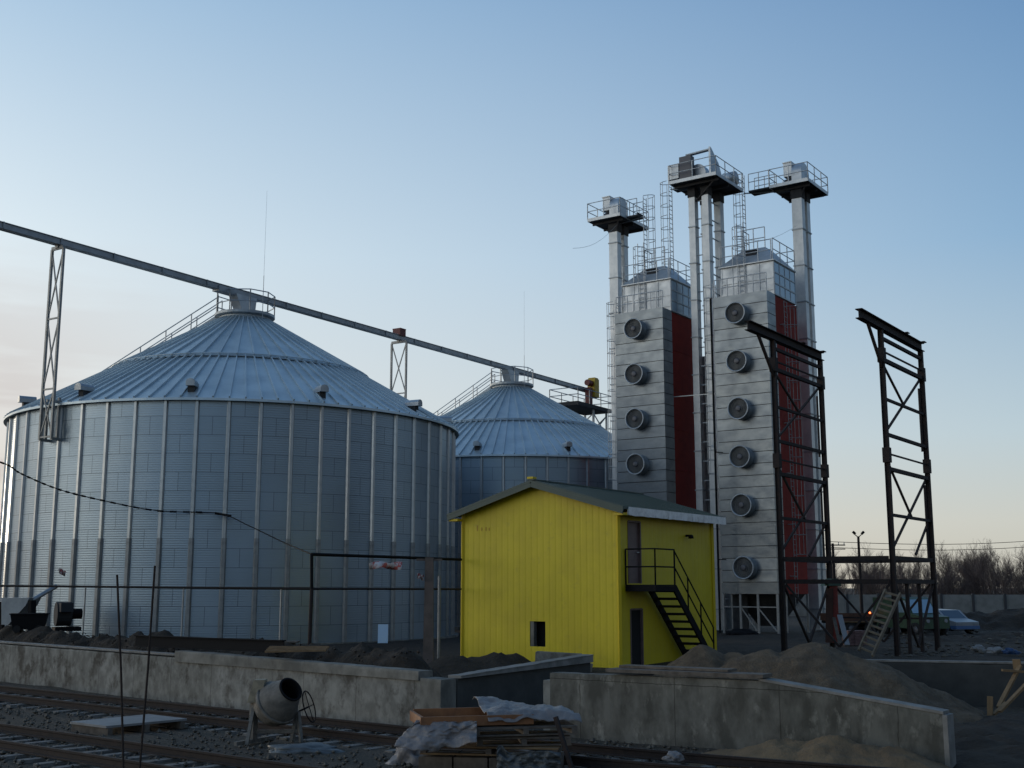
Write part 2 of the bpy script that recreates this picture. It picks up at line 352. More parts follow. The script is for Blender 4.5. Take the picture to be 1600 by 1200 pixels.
# right wall with sloping top
RW = [on(858, 1160, 0), on(1210, 1178, 0), on(1489, 1192, 0)]
RW[0] = Vector((.86, 27.6, 0)); RW[2] = Vector((7.95, 22.6, 0)); RW[1] = RW[0].lerp(RW[2], .60)
w = empty('loading_wall', RW[1], 0, 'grey concrete wall with a top sloping down to the right in front of the sand heap', 'wall')
b = MB(); slab_wall(b, RW[0], RW[1], .4, -.2, 1.38, 1.42); slab_wall(b, RW[1], RW[2], .4, -.2, 1.42, .98)
sub(w, 'wall_body', b, M['conc_form'])
b = MB(); dd = (RW[2] - RW[0]).normalized(); nn = Vector((-dd.y, dd.x, 0))
slab_wall(b, RW[0].lerp(RW[2], .585) - nn * .015, RW[2] + dd * .015 - nn * .015, .44, 1.0, 1.425, 1.0)
b2 = MB(); P0 = RW[0].lerp(RW[2], .585); P1 = RW[2] + dd * .02
def cap(b, p, q, za, zb, th=.42, t=.05):
    d = (q - p).normalized(); n = Vector((-d.y, d.x, 0)); p = p - n * .012; q = q - n * .012
    vs = []
    for e, z in ((p, za), (q, zb)):
        vs += [Vector((e.x, e.y, z - t)), Vector((e.x, e.y, z)), Vector((e.x + n.x * th, e.y + n.y * th, z)), Vector((e.x + n.x * th, e.y + n.y * th, z - t))]
    b.add(vs, [(0, 1, 2, 3), (7, 6, 5, 4), (0, 4, 5, 1), (1, 5, 6, 2), (2, 6, 7, 3), (3, 7, 4, 0)])
cap(b2, P0, P1, 1.475, 1.03); sub(w, 'top_edge', b2, M['conc_cap'])
b = MB(); slab_wall(b, RW[2] + dd * .003 - nn * .01, RW[2] + dd * .09 - nn * .01, .42, -.2, .975, .965); sub(w, 'end_face', b, M['conc_cap'])
w = empty('stub_wall', RW[0], 0, 'short pale concrete stub at the left end of the sloping grey wall', 'wall')
b = MB(); q = RW[0] - dd * .55 + nn * .55; slab_wall(b, q, q + dd * .85, .35, -.2, 1.16, 1.16); sub(w, 'wall_body', b, M['plaster'])
w = empty('pit_wall', BW_A, 0, 'low dark retaining wall behind the sand heap below the steel frames', 'wall')
b = MB(); slab_wall(b, BW_A, Rb, .3, -.3, 1.17, 1.17); sub(w, 'wall_body', b, M['conc_dark'])
b = MB(); cap(b, BW_A, Rb, 1.225, 1.225, .33); sub(w, 'top_edge', b, M['conc_cap'])
# planks and slabs lying on the walls
b = MB(); p = RW[0] + dd * 1.55 + nn * .1 + Vector((0, 0, 1.50)); q = RW[0] + dd * 5.2 + nn * .15 + Vector((0, 0, 1.52))
b.bar(p - p + Vector((0, 0, 0)), q - p, .5, .07); b.bar(Vector((.3, .2, .07)), (q - p) * .8 + Vector((0, .2, .07)), .4, .05)
tag(b.build('scaffold_plank', M['timber_g'], loc=p), 'grey weathered planks lying along the top of the sloping wall', 'planks')
b = MB(); s0 = at(838, 1027, 36.2); s1_ = at(908, 1031, 36.0); b.bar((0, 0, 0), s1_ - s0, .5, .34); b.bar(s1_ - s0 + Vector((.05, -.2, -.2)), s1_ - s0 + Vector((.3, -.2, -.25)), .3, .3)
b.bar((0, 0, -.2), s1_ - s0 + Vector((0, 0, -.2)), .6, .4)
tag(b.build('concrete_slab', M['conc'], loc=s0), 'low grey concrete slab at the foot of the yellow house front', 'slab')
b = MB(); s0 = LW_A + LWd * 8.85 + nrm * .46 + Vector((0, 0, 1.64)); s1_ = LW_A + LWd * 16.3 + nrm * .62 + Vector((0, 0, 1.70)); b.ibeam((0, 0, 0), s1_ - s0, .16, .34, .03)
tag(b.build('steel_beam', M['blacksteel'], loc=s0), 'black steel beam lying on the pale wall between earth heaps', 'beam')
for k, (px, py, wd, ln, hh) in enumerate(((462, 1012, .5, 1.6, .1), (437, 1004, .35, .8, .35))):
    p = on(px, py, 1.72); b = MB()
    if k == 0:
        for i in range(4): b.bar((-ln / 2, i * .17, .02 + i * .03), (ln / 2, i * .17 + .05, .05 + i * .02), .13, .05)
        tag(b.build('board_stack', M['timber'], loc=p + Vector((0, 0, -.12))), 'short stack of pale offcut boards on the earth behind the pale wall', 'boards')
    else:
        b.frustum((-.35, .4, -.2, .2, -.25), (-.3, .34, -.16, .16, .12)); b.box(-.42, .45, -.24, .24, .122, .17)
        tag(b.build('mortar_trough', M['timber_g'], loc=p + Vector((0, .5, -.15))), 'grey mortar trough standing behind the offcut boards', 'trough')
# ------------------------------------------------------------------ tracks
def smooth_line(pts, n=60):
    out = []
    for i in range(len(pts) - 1):
        p0 = pts[max(0, i - 1)]; p1 = pts[i]; p2 = pts[i + 1]; p3 = pts[min(len(pts) - 1, i + 2)]
        for k in range(n):
            t = k / n; out.append(.5 * ((2 * p1) + (p2 - p0) * t + (2 * p0 - 5 * p1 + 4 * p2 - p3) * t * t + (3 * p1 - p0 - 3 * p2 + p3) * t ** 3))
    out.append(pts[-1]); return out
def track(pts, label, sl_gap=.62):
    base = Vector((pts[1].x, pts[1].y, 0)); t = empty('railway_track', base, 0, label, 'railway track', 'railway tracks below the wall')
    ln = smooth_line([p - base for p in pts]); N_ = len(ln)
    tang = [(ln[min(i + 1, N_ - 1)] - ln[max(i - 1, 0)]).normalized() for i in range(N_)]
    for sg in (-1, 1):
        b = MB(); prof = [(-.07, .0), (.07, .0), (.07, .02), (.012, .04), (.012, .12), (.036, .135), (.036, .175), (-.036, .175), (-.036, .135), (-.012, .12), (-.012, .04), (-.07, .02)]
        vs = []
        for p, d in zip(ln, tang):
            n = Vector((-d.y, d.x, 0))
            for x, z in prof: vs.append(p + n * (sg * .76 + x) + Vector((0, 0, z + .07)))
        k = len(prof); b.add(vs, [(i * k + j, i * k + (j + 1) % k, (i + 1) * k + (j + 1) % k, (i + 1) * k + j) for i in range(N_ - 1) for j in range(k)])
        b.build('rail', M['railsteel'], t)
    sb = MB(); sb.add([(-1.3, -.13, -.1), (1.3, -.13, -.1), (1.3, .13, -.1), (-1.3, .13, -.1), (-1.29, -.11, .06), (1.29, -.11, .06), (1.29, .11, .06), (-1.29, .11, .06)], [(3, 2, 1, 0), (4, 5, 6, 7), (0, 1, 5, 4), (1, 2, 6, 5), (2, 3, 7, 6), (3, 0, 4, 7)])
    proto = None; acc = 0; cnt = 0
    for i in range(1, N_):
        acc += (ln[i] - ln[i - 1]).length
        if acc > sl_gap and cnt < 98:
            acc = 0; cnt += 1
            if proto is None: proto = o = sb.build('sleeper', M['sleeper'], t)
            else: o = proto.copy(); COL.objects.link(o); o.parent = t
            d = tang[i]; o.location = ln[i] + Vector((0, 0, random.uniform(-.03, .0))); o.rotation_euler = (0, 0, atan2(d.y, d.x) + pi / 2 + random.uniform(-.03, .03))
    return t
def mid(a, b): return (a + b) / 2
zr = .24
tA = [mid(on(0, 1072, zr), on(0, 1086, zr)), mid(on(385, 1110, zr), on(385, 1126, zr)), mid(on(622, 1136, zr), on(622, 1156, zr)), mid(on(882, 1161, zr), on(882, 1183, zr)), mid(on(1220, 1184, zr), on(1220, 1207, zr))]
tA = [Vector((p.x, p.y, 0)) for p in tA]
d0 = Vector((.78, -.626, 0))
base_ = tA[1]; off_ = [(p - base_) for p in tA]
lineA = [base_ + d0 * s_ for s_ in (-34, -22, -11, 0, 5, 9)]
lineA += [lineA[-1] + Vector((5, -3.2, 0)), lineA[-1] + Vector((12, -6.6, 0))]
track(lineA, 'rusty railway track running close along the foot of the concrete walls')
cC = mid(on(0, 1129, zr), on(0, 1158, zr)); cC = Vector((cC.x, cC.y, 0))
track([cC + d0 * s_ for s_ in (-24, -12, 0, 8, 16)], 'rusty railway track at the bottom left nearest to the viewer')
# loose stones on the ballast
b = MB()
for i in range(5200):
    x = random.uniform(-17, 12); y = random.uniform(20.5, 38)
    dperp = (Vector((x, y, 0)) - LW_B).dot(nrm)
    if dperp > -.4 and x < -1.6 or (x > .5 and (Vector((x, y, 0)) - RW[0]).dot(nn) > -.2): continue
    r = random.uniform(.025, .07) * (1.5 if random.random() < .05 else 1); c = Vector((x, y, .02 + r * .3))
    q = [c + Vector((random.uniform(.7, 1.2) * r * v[0], random.uniform(.7, 1.2) * r * v[1], random.uniform(.5, .9) * r * v[2])) for v in ((1, 0, 0), (-1, 0, 0), (0, 1, 0), (0, -1, 0), (0, 0, 1), (0, 0, -1))]
    b.add(q, [(0, 2, 4), (2, 1, 4), (1, 3, 4), (3, 0, 4), (2, 0, 5), (1, 2, 5), (3, 1, 5), (0, 3, 5)])
tag(b.build('loose_stones', M['stone']), 'loose grey stones strewn over the ground around the tracks', 'stones', kind='stuff')
# ------------------------------------------------------------------ silos
R = 11.5; ZB = .8; ZE = 10.8; ZC = 16.75           # local heights: eave, collar
C1 = Vector((-14.65, 63.4, ZB)); CV = Vector((.5417, .8406, 0)); C2 = C1 + CV * 27.0
def make_silo(c):
    t = empty('grain_silo', c, 0)
    pc = atan2(-c.y, -c.x)
    b = MB(); per = .104; npp = 6; nr_ = int(ZE / per * npp)
    b.lathe([(R - .0019 + .0019 * sin(2 * pi * i / npp), ZE * i / nr_) for i in range(nr_ + 1)], 144); b.build('silo_wall', M['silo'], t)
    b = MB(); b.lathe([(R + .35, -.4), (R + .35, .06), (R, .06)], 96, smooth=False); b.build('foundation_ring', M['conc'], t)
    a0 = pc - radians(2.6)
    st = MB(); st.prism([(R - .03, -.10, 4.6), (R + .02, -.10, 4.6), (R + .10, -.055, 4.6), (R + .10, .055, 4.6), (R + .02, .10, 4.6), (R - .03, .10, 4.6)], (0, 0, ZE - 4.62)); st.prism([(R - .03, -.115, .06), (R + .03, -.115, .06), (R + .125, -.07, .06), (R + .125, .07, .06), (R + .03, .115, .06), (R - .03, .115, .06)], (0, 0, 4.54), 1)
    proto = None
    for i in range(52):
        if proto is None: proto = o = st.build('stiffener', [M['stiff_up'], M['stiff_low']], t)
        else: o = proto.copy(); COL.objects.link(o); o.parent = t
        o.rotation_euler = (0, 0, a0 + 2 * pi * i / 52)
    # roof
    b = MB(); rm = 6.6; zm = ZE + (R - rm) * (ZC - ZE) / (R - 1.35); slope = (ZC - ZE) / (R - 1.35)
    b.lathe([(R - .05, ZE - .1), (R + .28, ZE - .16), (R + .27, ZE - .05), (rm, zm)], 96, smooth=False)
    b.lathe([(rm + .22, zm - .06), (rm + .18, zm + .03), (1.35, ZC + .06)], 96, smooth=False)
    for i in range(104):
        a = a0 + 2 * pi * i / 104; ca, sa = cos(a), sin(a)
        b.bar((ca * (R + .25), sa * (R + .25), ZE - .02), (ca * (rm + .1), sa * (rm + .1), zm + .0), .06, .13)
        if i % 2 == 0: b.bar((ca * (rm + .2), sa * (rm + .2), zm + .05), (ca * 1.4, sa * 1.4, ZC + .09), .06, .13)
    # stiffening ring rods at the step
    for i in range(48):
        p = [a0 + 2 * pi * k / 48 for k in (i, i + 1)]
        b.tube((cos(p[0]) * (rm + .25), sin(p[0]) * (rm + .25), zm + .06), (cos(p[1]) * (rm + .25), sin(p[1]) * (rm + .25), zm + .06), .028, 5)
    b.build('roof', M['roofsteel'], t)
    b = MB(); b.lathe([(1.3, ZC - .05), (1.42, ZC - .05), (1.42, ZC + .2), (1.62, ZC + .28), (1.62, ZC + .42), (.3, ZC + .46)], 32, smooth=False)
    b.build('collar', M['galv_dull'], t)
    b = MB(); ring = [(cos(a0 + .2 + 2 * pi * i / 9) * 1.58, sin(a0 + .2 + 2 * pi * i / 9) * 1.58, ZC + .3) for i in range(9)]
    b.rail(ring, 1.25, .035, 2, True); b.build('handrail', M['galv'], t)
    # vents
    vb = MB(); x0 = R - .62
    zz = ZE + (R - x0) * slope
    prof = [(-.2, 0), (-.2, .18), (-.14, .29), (0, .33), (.14, .29), (.2, .18), (.2, 0)]
    vb.prism([(x0 - .3, y, zz + .2 + z) for y, z in prof], (.8, 0, 0)); vb.box(x0 - .2, x0 + .3, -.15, .15, zz - .3, zz + .195, 1)
    proto = None
    for i in range(12):
        if proto is None: proto = o = vb.build('roof_vent', [M['galv'], M['under']], t)
        else: o = proto.copy(); COL.objects.link(o); o.parent = t
        o.rotation_euler = (0, 0, pc + radians(-11.5 + 30.5 * i if i < 6 else -11.5 - 28.5 * (12 - i)))
    # roof stair
    b = MB(); a = pc - radians(112); ra = Vector((cos(a), sin(a), 0)); tg = Vector((-sin(a), cos(a), 0)); k = Vector((0, 0, 1))
    p0 = ra * (R + .1) + k * ZE; p1 = ra * 1.5 + k * (ZC + .15); nst = 30
    for i in range(nst):
        p = p0.lerp(p1, (i + .5) / nst) + k * .2; b.bar(p - tg * .35, p + tg * .35, .24, .04)
    for sg in (-1, 1): b.bar(p0 + tg * sg * .36 + k * .15, p1 + tg * sg * .36 + k * .15, .05, .18)
    b.build('roof_stair', M['galv_dull'], t)
    for sg in (-1, 1):
        b = MB(); q0 = p0 + tg * sg * .36 + k * .2; q1 = p1 + tg * sg * .36 + k * .2; b.rail([q0, q1], 1.05, .035, 1.6); b.build('stair_handrail', M['galv'], t)
    b = MB(); a = pc + radians(35); p = Vector((cos(a) * 1.6, sin(a) * 1.6, ZC)); b.tube(p, p + k * 2.4, .02, 5); b.tube(p + k * 2.4, p + k * 7.2, .009, 4, .006); b.build('lightning_rod', M['galv'], t)
    return t
silo1 = make_silo(C1)
tag(silo1, 'large near silo of corrugated steel sheets with ribbed cone roof, left of the yellow house', 'silo', 'corrugated grain silos')
index_kids(); silo2 = copy_tree(silo1); silo2.location = C2
silo2.rotation_euler = (0, 0, atan2(-C2.y, -C2.x) - atan2(-C1.y, -C1.x))
tag(silo2, 'farther grain silo showing its cone roof above the yellow house', 'silo')
# conveyor over the silos
ZCV = 19.15
cvn = Vector((-CV.y, CV.x, 0))
t = empty('grain_conveyor', Vector((C1.x, C1.y, ZCV)), 0, 'long horizontal grain conveyor trough running above both silo roofs', 'conveyor')
b = MB(); A0 = CV * -40; A1 = CV * 38.5; k = Vector((0, 0, 1))
b.bar(A0, A1, .36, .24)
b.bar(A0 + k * .135, A1 + k * .135, .46, .03); b.bar(A0 - k * .135, A1 - k * .135, .42, .03)
s_ = -39.0
while s_ < 38: b.bar(CV * s_ - k * .13, CV * s_ + k * .165, .48, .05, up=CV); s_ += 3.0
b.build('trough', M['convey'], t)
b = MB(); b.bar(CV * -2.2 - k * .1, CV * .6 - k * .1, .52, .3); b.build('trough_casing', M['convey'], t)
for s_ in (0, 27.0):
    b = MB(); o = CV * s_; ztop = -.16; zb = ZC + ZB + .44 - ZCV
    vs = [o + CV * a + cvn * c + k * z for (z, x0, x1, yy) in ((ztop, -1.0, .55, .3), (zb, -.45, .42, .32)) for (a, c) in ((x0, -yy), (x1, -yy), (x1, yy), (x0, yy))]
    b.add(vs, [(0, 1, 2, 3), (7, 6, 5, 4), (0, 4, 5, 1), (1, 5, 6, 2), (2, 6, 7, 3), (3, 7, 4, 0)])
    b.bar(o + k * (zb + .03), o + k * (zb + .08), 1.0, 1.0); b.build('spout', M['galv'], t)
b = MB(); o = CV * 13.6; b.bar(o - CV * .3 + k * .32, o + CV * .3 + k * .32, .6, .42); b.bar(o - CV * .3 + k * .55, o + CV * .3 + k * .55, .66, .05); b.build('gate_drive', M['maroon'], t)
def lattice(s_, zbot, label, feet, hw):
    o = Vector((C1.x, C1.y, 0)) + CV * s_; t = empty('conveyor_support', o + k * zbot, 0, label, 'support', 'lattice supports of the conveyor')
    top = ZCV - .2 - zbot
    lg = [cvn * a for a in (-hw, hw)]
    for p in lg[:]:
        b = MB(); b.bar(p, p + k * (top - .12), .11, .11); b.build('leg', M['stiff_low'], t)
    b = MB()
    for p in lg[:1]:
        q = p + cvn * 2 * hw
        z = top - .15; n = 0
        b.bar(p + k * (top - .12), q + k * (top - .12), .09)
        while z > .6:
            z2 = max(z - 3.3, .1); b.bar(p + k * z, q + k * z2, .055); b.bar(q + k * z, p + k * z2, .055); b.bar(p + k * z2, q + k * z2, .07); z = z2
    b.bar(lg[0] + k * (top - .06), lg[1] + k * (top - .06), .12); b.bar(k * (top - .1), k * (top + .06), .2, .2); b.build('bracing', M['stiff_low'], t)
    if feet:
        b = MB()
        for p in lg: b.bar(p, p + CV * .7, .12, .12); b.bar(p + k * 1.7, p + CV * .7 + k * 1.7, .12, .12); b.bar(p + CV * .3, p + CV * .3 + k * 1.9, .11, .11)
        b.build('wall_bracket', M['stiff_low'], t)
    return t
lattice(-12.0, 9.9, 'tall lattice conveyor support bracketed to the left side of the near silo wall', True, .42)
lattice(13.6, .7, 'lattice conveyor support below the maroon drive box between the two silos', False, .6)
# drive platform at the conveyor end on a lattice tower
PO = Vector((C1.x, C1.y, 0)) + CV * 37.2
t = empty('drive_platform', PO + k * .6, 0, 'far lattice tower with railed platform at the end of the conveyor beside the left dryer', 'platform')
b = MB(); zp = 17.1
corn = [CV * a + cvn * c for a, c in ((-2.6, -1.3), (3.0, -1.3), (3.0, 1.3), (-2.6, 1.3))]
b.prism([p + k * (zp - .3) for p in corn], k * .3); b.build('deck', M['under'], t)
b = MB(); b.rail([p + k * zp for p in corn], 1.1, .04, 1.8, True, mids=(.5,)); b.build('railing', M['galv_dull'], t)
b = MB()
lg = [CV * a + cvn * c for a, c in ((.4, -1), (2.6, -1), (2.6, 1), (.4, 1))]
for p in lg: b.bar(p, p + k * (zp - .31), .14)
for i in range(4):
    p, q = lg[i], lg[(i + 1) % 4]; z = .5
    while z < zp - 2: b.bar(p + k * z, q + k * (z + 1.6), .07); b.bar(q + k * z, p + k * (z + 1.6), .07); b.bar(p + k * z, q + k * z, .07); z += 1.6
b.build('tower_frame', M['galv_dull'], t)
b = MB(); b.bar(CV * 1.0 - cvn * .5 + k * (zp + 1.6), CV * 1.7 - cvn * .5 + k * (zp + 1.6), .7, 1.5); b.bar(CV * 1.05 - cvn * .5 + k * (zp + 2.4), CV * 1.65 - cvn * .5 + k * (zp + 2.4), .6, .1); b.build('drive_housing', M['motor_y'], t)
b = MB(); b.tube(CV * .3 - cvn * .5 + k * (zp + 1.95), CV * .98 - cvn * .5 + k * (zp + 1.95), .25, 14); b.bar(CV * .35 - cvn * .5 + k * (zp + .8), CV * .8 - cvn * .5 + k * (zp + .8), .45, 1.5); b.build('motor', M['maroon'], t)
# ------------------------------------------------------------------ dryers
DW = 3.35; DB = .8
def make_dryer(loc):
    t = empty('grain_dryer', loc, A55)
    zt = 20.1 - DB; zl = 2.9 - DB
    b = MB(); z = zl; i = 0; ph = (zt - zl) / 26
    b.box(.05, 1.15, .05, DW - .05, zl + .02, zt - .02, 1)
    while i < 26:
        z0 = zl + ph * i; z1 = z0 + ph; g_ = .018; j1 = random.uniform(-.012, .012); j2 = random.uniform(-.012, .012); kk = random.uniform(-.012, .012)
        vs = [(j1 + kk, 0, z0 + g_), (1.2, 0, z0 + g_), (1.2, DW, z0 + g_), (j1 - kk, DW, z0 + g_), (j2 + kk, 0, z1 - g_), (1.2, 0, z1 - g_), (1.2, DW, z1 - g_), (j2 - kk, DW, z1 - g_)]
        b.add(vs, [(3, 2, 1, 0), (4, 5, 6, 7), (0, 1, 5, 4), (1, 2, 6, 5), (2, 3, 7, 6), (3, 0, 4, 7)])
        i += 1
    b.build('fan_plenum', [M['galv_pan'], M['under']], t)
    b = MB(); b.box(1.22, 4.55, .03, DW, zl, zt - .1)
    for i in range(1, 7): zz = zl + (zt - zl) * i / 7; b.box(1.23, 4.54, .018, .032, zz - .012, zz + .012)
    b.build('grain_column', M['redpan'], t)
    # upper bin
    zb0 = zt - .06; zb1 = 22.15 - DB
    b = MB(); b.box(1.17, 4.4, .06, DW - .02, zb0, zb1)
    for zz in (zb0 + .35, zb0 + 1.05, zb1 - .04): b.box(1.13, 1.171, .03, DW, zz - .03, zz + .03)
    for yy in (.05, .9, 1.75, 2.6, 3.3): b.box(1.14, 1.172, yy - .03, yy + .03, zb0 + .01, zb1 - .01)
    b.build('holding_bin', M['galv'], t)
    b = MB(); nc, nr = 4, 3
    for i in range(nc + 1): x = 1.2 + 3.2 * i / nc; b.box(x - .045, x + .045, -.02, .059, zb0 + .03, zb1 - .02)
    for j in range(nr + 1): zz = zb0 + .06 + (zb1 - zb0 - .12) * j / nr; b.box(1.16, 4.44, -.03, .058, zz - .04, zz + .04)
    wf = b.build('window_frame', M['galv_dull'], t)
    b = MB(); b.box(1.22, 4.38, .0, .055, zb0 + .04, zb1 - .03); b.build('pane', M['glass'], wf)
    b = MB(); b.frustum((1.05, 4.5, -.06, DW + .06, zb1 + .003), (2.3, 3.3, .95, 2.4, 23.35 - DB)); b.box(1.02, 4.53, -.09, DW + .09, zb1 - .05, zb1 + .002)
    b.build('roof', M['galv_light'], t)
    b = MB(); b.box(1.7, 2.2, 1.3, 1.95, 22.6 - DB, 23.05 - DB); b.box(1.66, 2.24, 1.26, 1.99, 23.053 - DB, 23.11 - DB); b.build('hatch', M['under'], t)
    for pts_, hh, sp_ in (([(1.1, DW, zb1), (1.1, .1, zb1)], 1.25, .8), ([(1.1, .0, zb1), (4.45, .0, zb1), (4.45, DW, zb1)], 1.3, 1.1), ([(.1, .05, zt), (.1, DW - .05, zt)], 1.05, .42), ([(2.3, .95, 23.3 - DB), (2.3, 2.4, 23.3 - DB), (3.3, 2.4, 23.3 - DB)], 1.3, .7)):
        b = MB(); b.rail(pts_, hh, .032, sp_); b.build('railing', M['galv'], t)
    b = MB(); b.ladder((1.05, 2.0, zt), 4.6, (0, 1, 0), (-1, 0, 0), cage_from=2.4, hoop=.6)
    b.build('roof_ladder', M['galv'], t)
    b = MB(); b.ladder((2.1, -.25, zl - 1.0), zt - zl + .7, (1, 0, 0), (0, -1, 0), cage_from=3.2, r=.024, hoop=1.1)
    for i in range(6): zz = zl + 1 + i * 2.9; b.bar((1.9, .03, zz), (1.9, -.25, zz), .05); b.bar((2.3, .03, zz), (2.3, -.25, zz), .05)
    b.build('side_ladder', M['stiff_low'], t)
    b = MB(); b.ladder((.7, DW + .25, 8), zt - 7.0, (1, 0, 0), (0, 1, 0), cage_from=1)
    for i in range(4): zz = 8.5 + i * 3; b.bar((.5, DW - .01, zz), (.5, DW + .25, zz), .05); b.bar((.9, DW - .01, zz), (.9, DW + .25, zz), .05)
    b.build('rear_ladder', M['galv'], t)
    # base frame
    for x0_, x1_, ys_ in ((.0, .1, (.06, 1.2, 2.25, DW - .06)), (1.2, 1.32, (.06, DW - .06)), (4.4, 4.52, (.06, DW - .06))):
        for y in ys_: b = MB(); b.box(x0_, x1_, y - .06, y + .06, -.1, zl - .005); b.build('base_leg', M['stiff_low'], t)
    for p_, q_ in (((.05, .1, zl - .7), (.05, DW - .1, zl - .7)), ((.03, 1.15, zl - .8), (.03, .15, .1)), ((.03, 2.2, zl - .75), (.03, 1.3, .1))):
        b = MB(); b.bar(p_, q_, .06); b.build('base_brace', M['stiff_low'], t)
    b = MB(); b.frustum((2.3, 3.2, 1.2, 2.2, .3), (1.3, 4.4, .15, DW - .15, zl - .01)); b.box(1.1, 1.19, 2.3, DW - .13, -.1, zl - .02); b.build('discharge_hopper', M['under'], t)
    # fans
    rz = Matrix.Rotation(radians(-90), 4, 'Y')
    sh = MB(); sh.lathe([(.62, -.05), (.60, .56), (.62, .57)], 28, mx=rz); sh.lathe([(.56, .56), (.56, -.04)], 28, mx=rz)
    rg = MB(); rg.lathe([(.563, .56), (.63, .565), (.645, .585), (.63, .60), (.57, .595), (.563, .56)], 32, mx=rz)
    gr = MB(); gr.lathe([(.558, .47), (.2, .49), (.0, .49)], 28, mx=rz)
    for rr in (.24, .34, .44, .52):
        gr.lathe([(rr - .012, .52), (rr + .012, .52), (rr + .012, .545), (rr - .012, .545), (rr - .012, .52)], 28, mx=rz)
    hb = MB(); hb.lathe([(.17, .47), (.17, .56), (.12, .58), (0, .58)], 20, mx=rz)
    for z in (18.87, 16.05, 13.3, 10.55, 7.82, 4.35):
        fo = sh.build('fan', M['galv_dull'], t, (0, 1.76, z - DB))
        rg.build('fan_ring', M['galv_dull'], fo); gr.build('fan_guard', M['grill'], fo); hb.build('fan_hub', M['hub'], fo)
    return t
DR = Vector((14.6, 66.0, DB)); DL = Vector((9.15, 70.2, DB))
dr = make_dryer(DR); tag(dr, 'right silver grain dryer tower with round fans and red side behind the steel frames', 'grain dryer', 'grain dryer towers')
index_kids(); dl = copy_tree(dr); dl.location = DL
for q in list(dl.children):
    if q.name.startswith('side_ladder'): bpy.data.objects.remove(q)
tag(dl, 'left silver grain dryer tower with round fans, its lower part behind the yellow house', 'grain dryer')
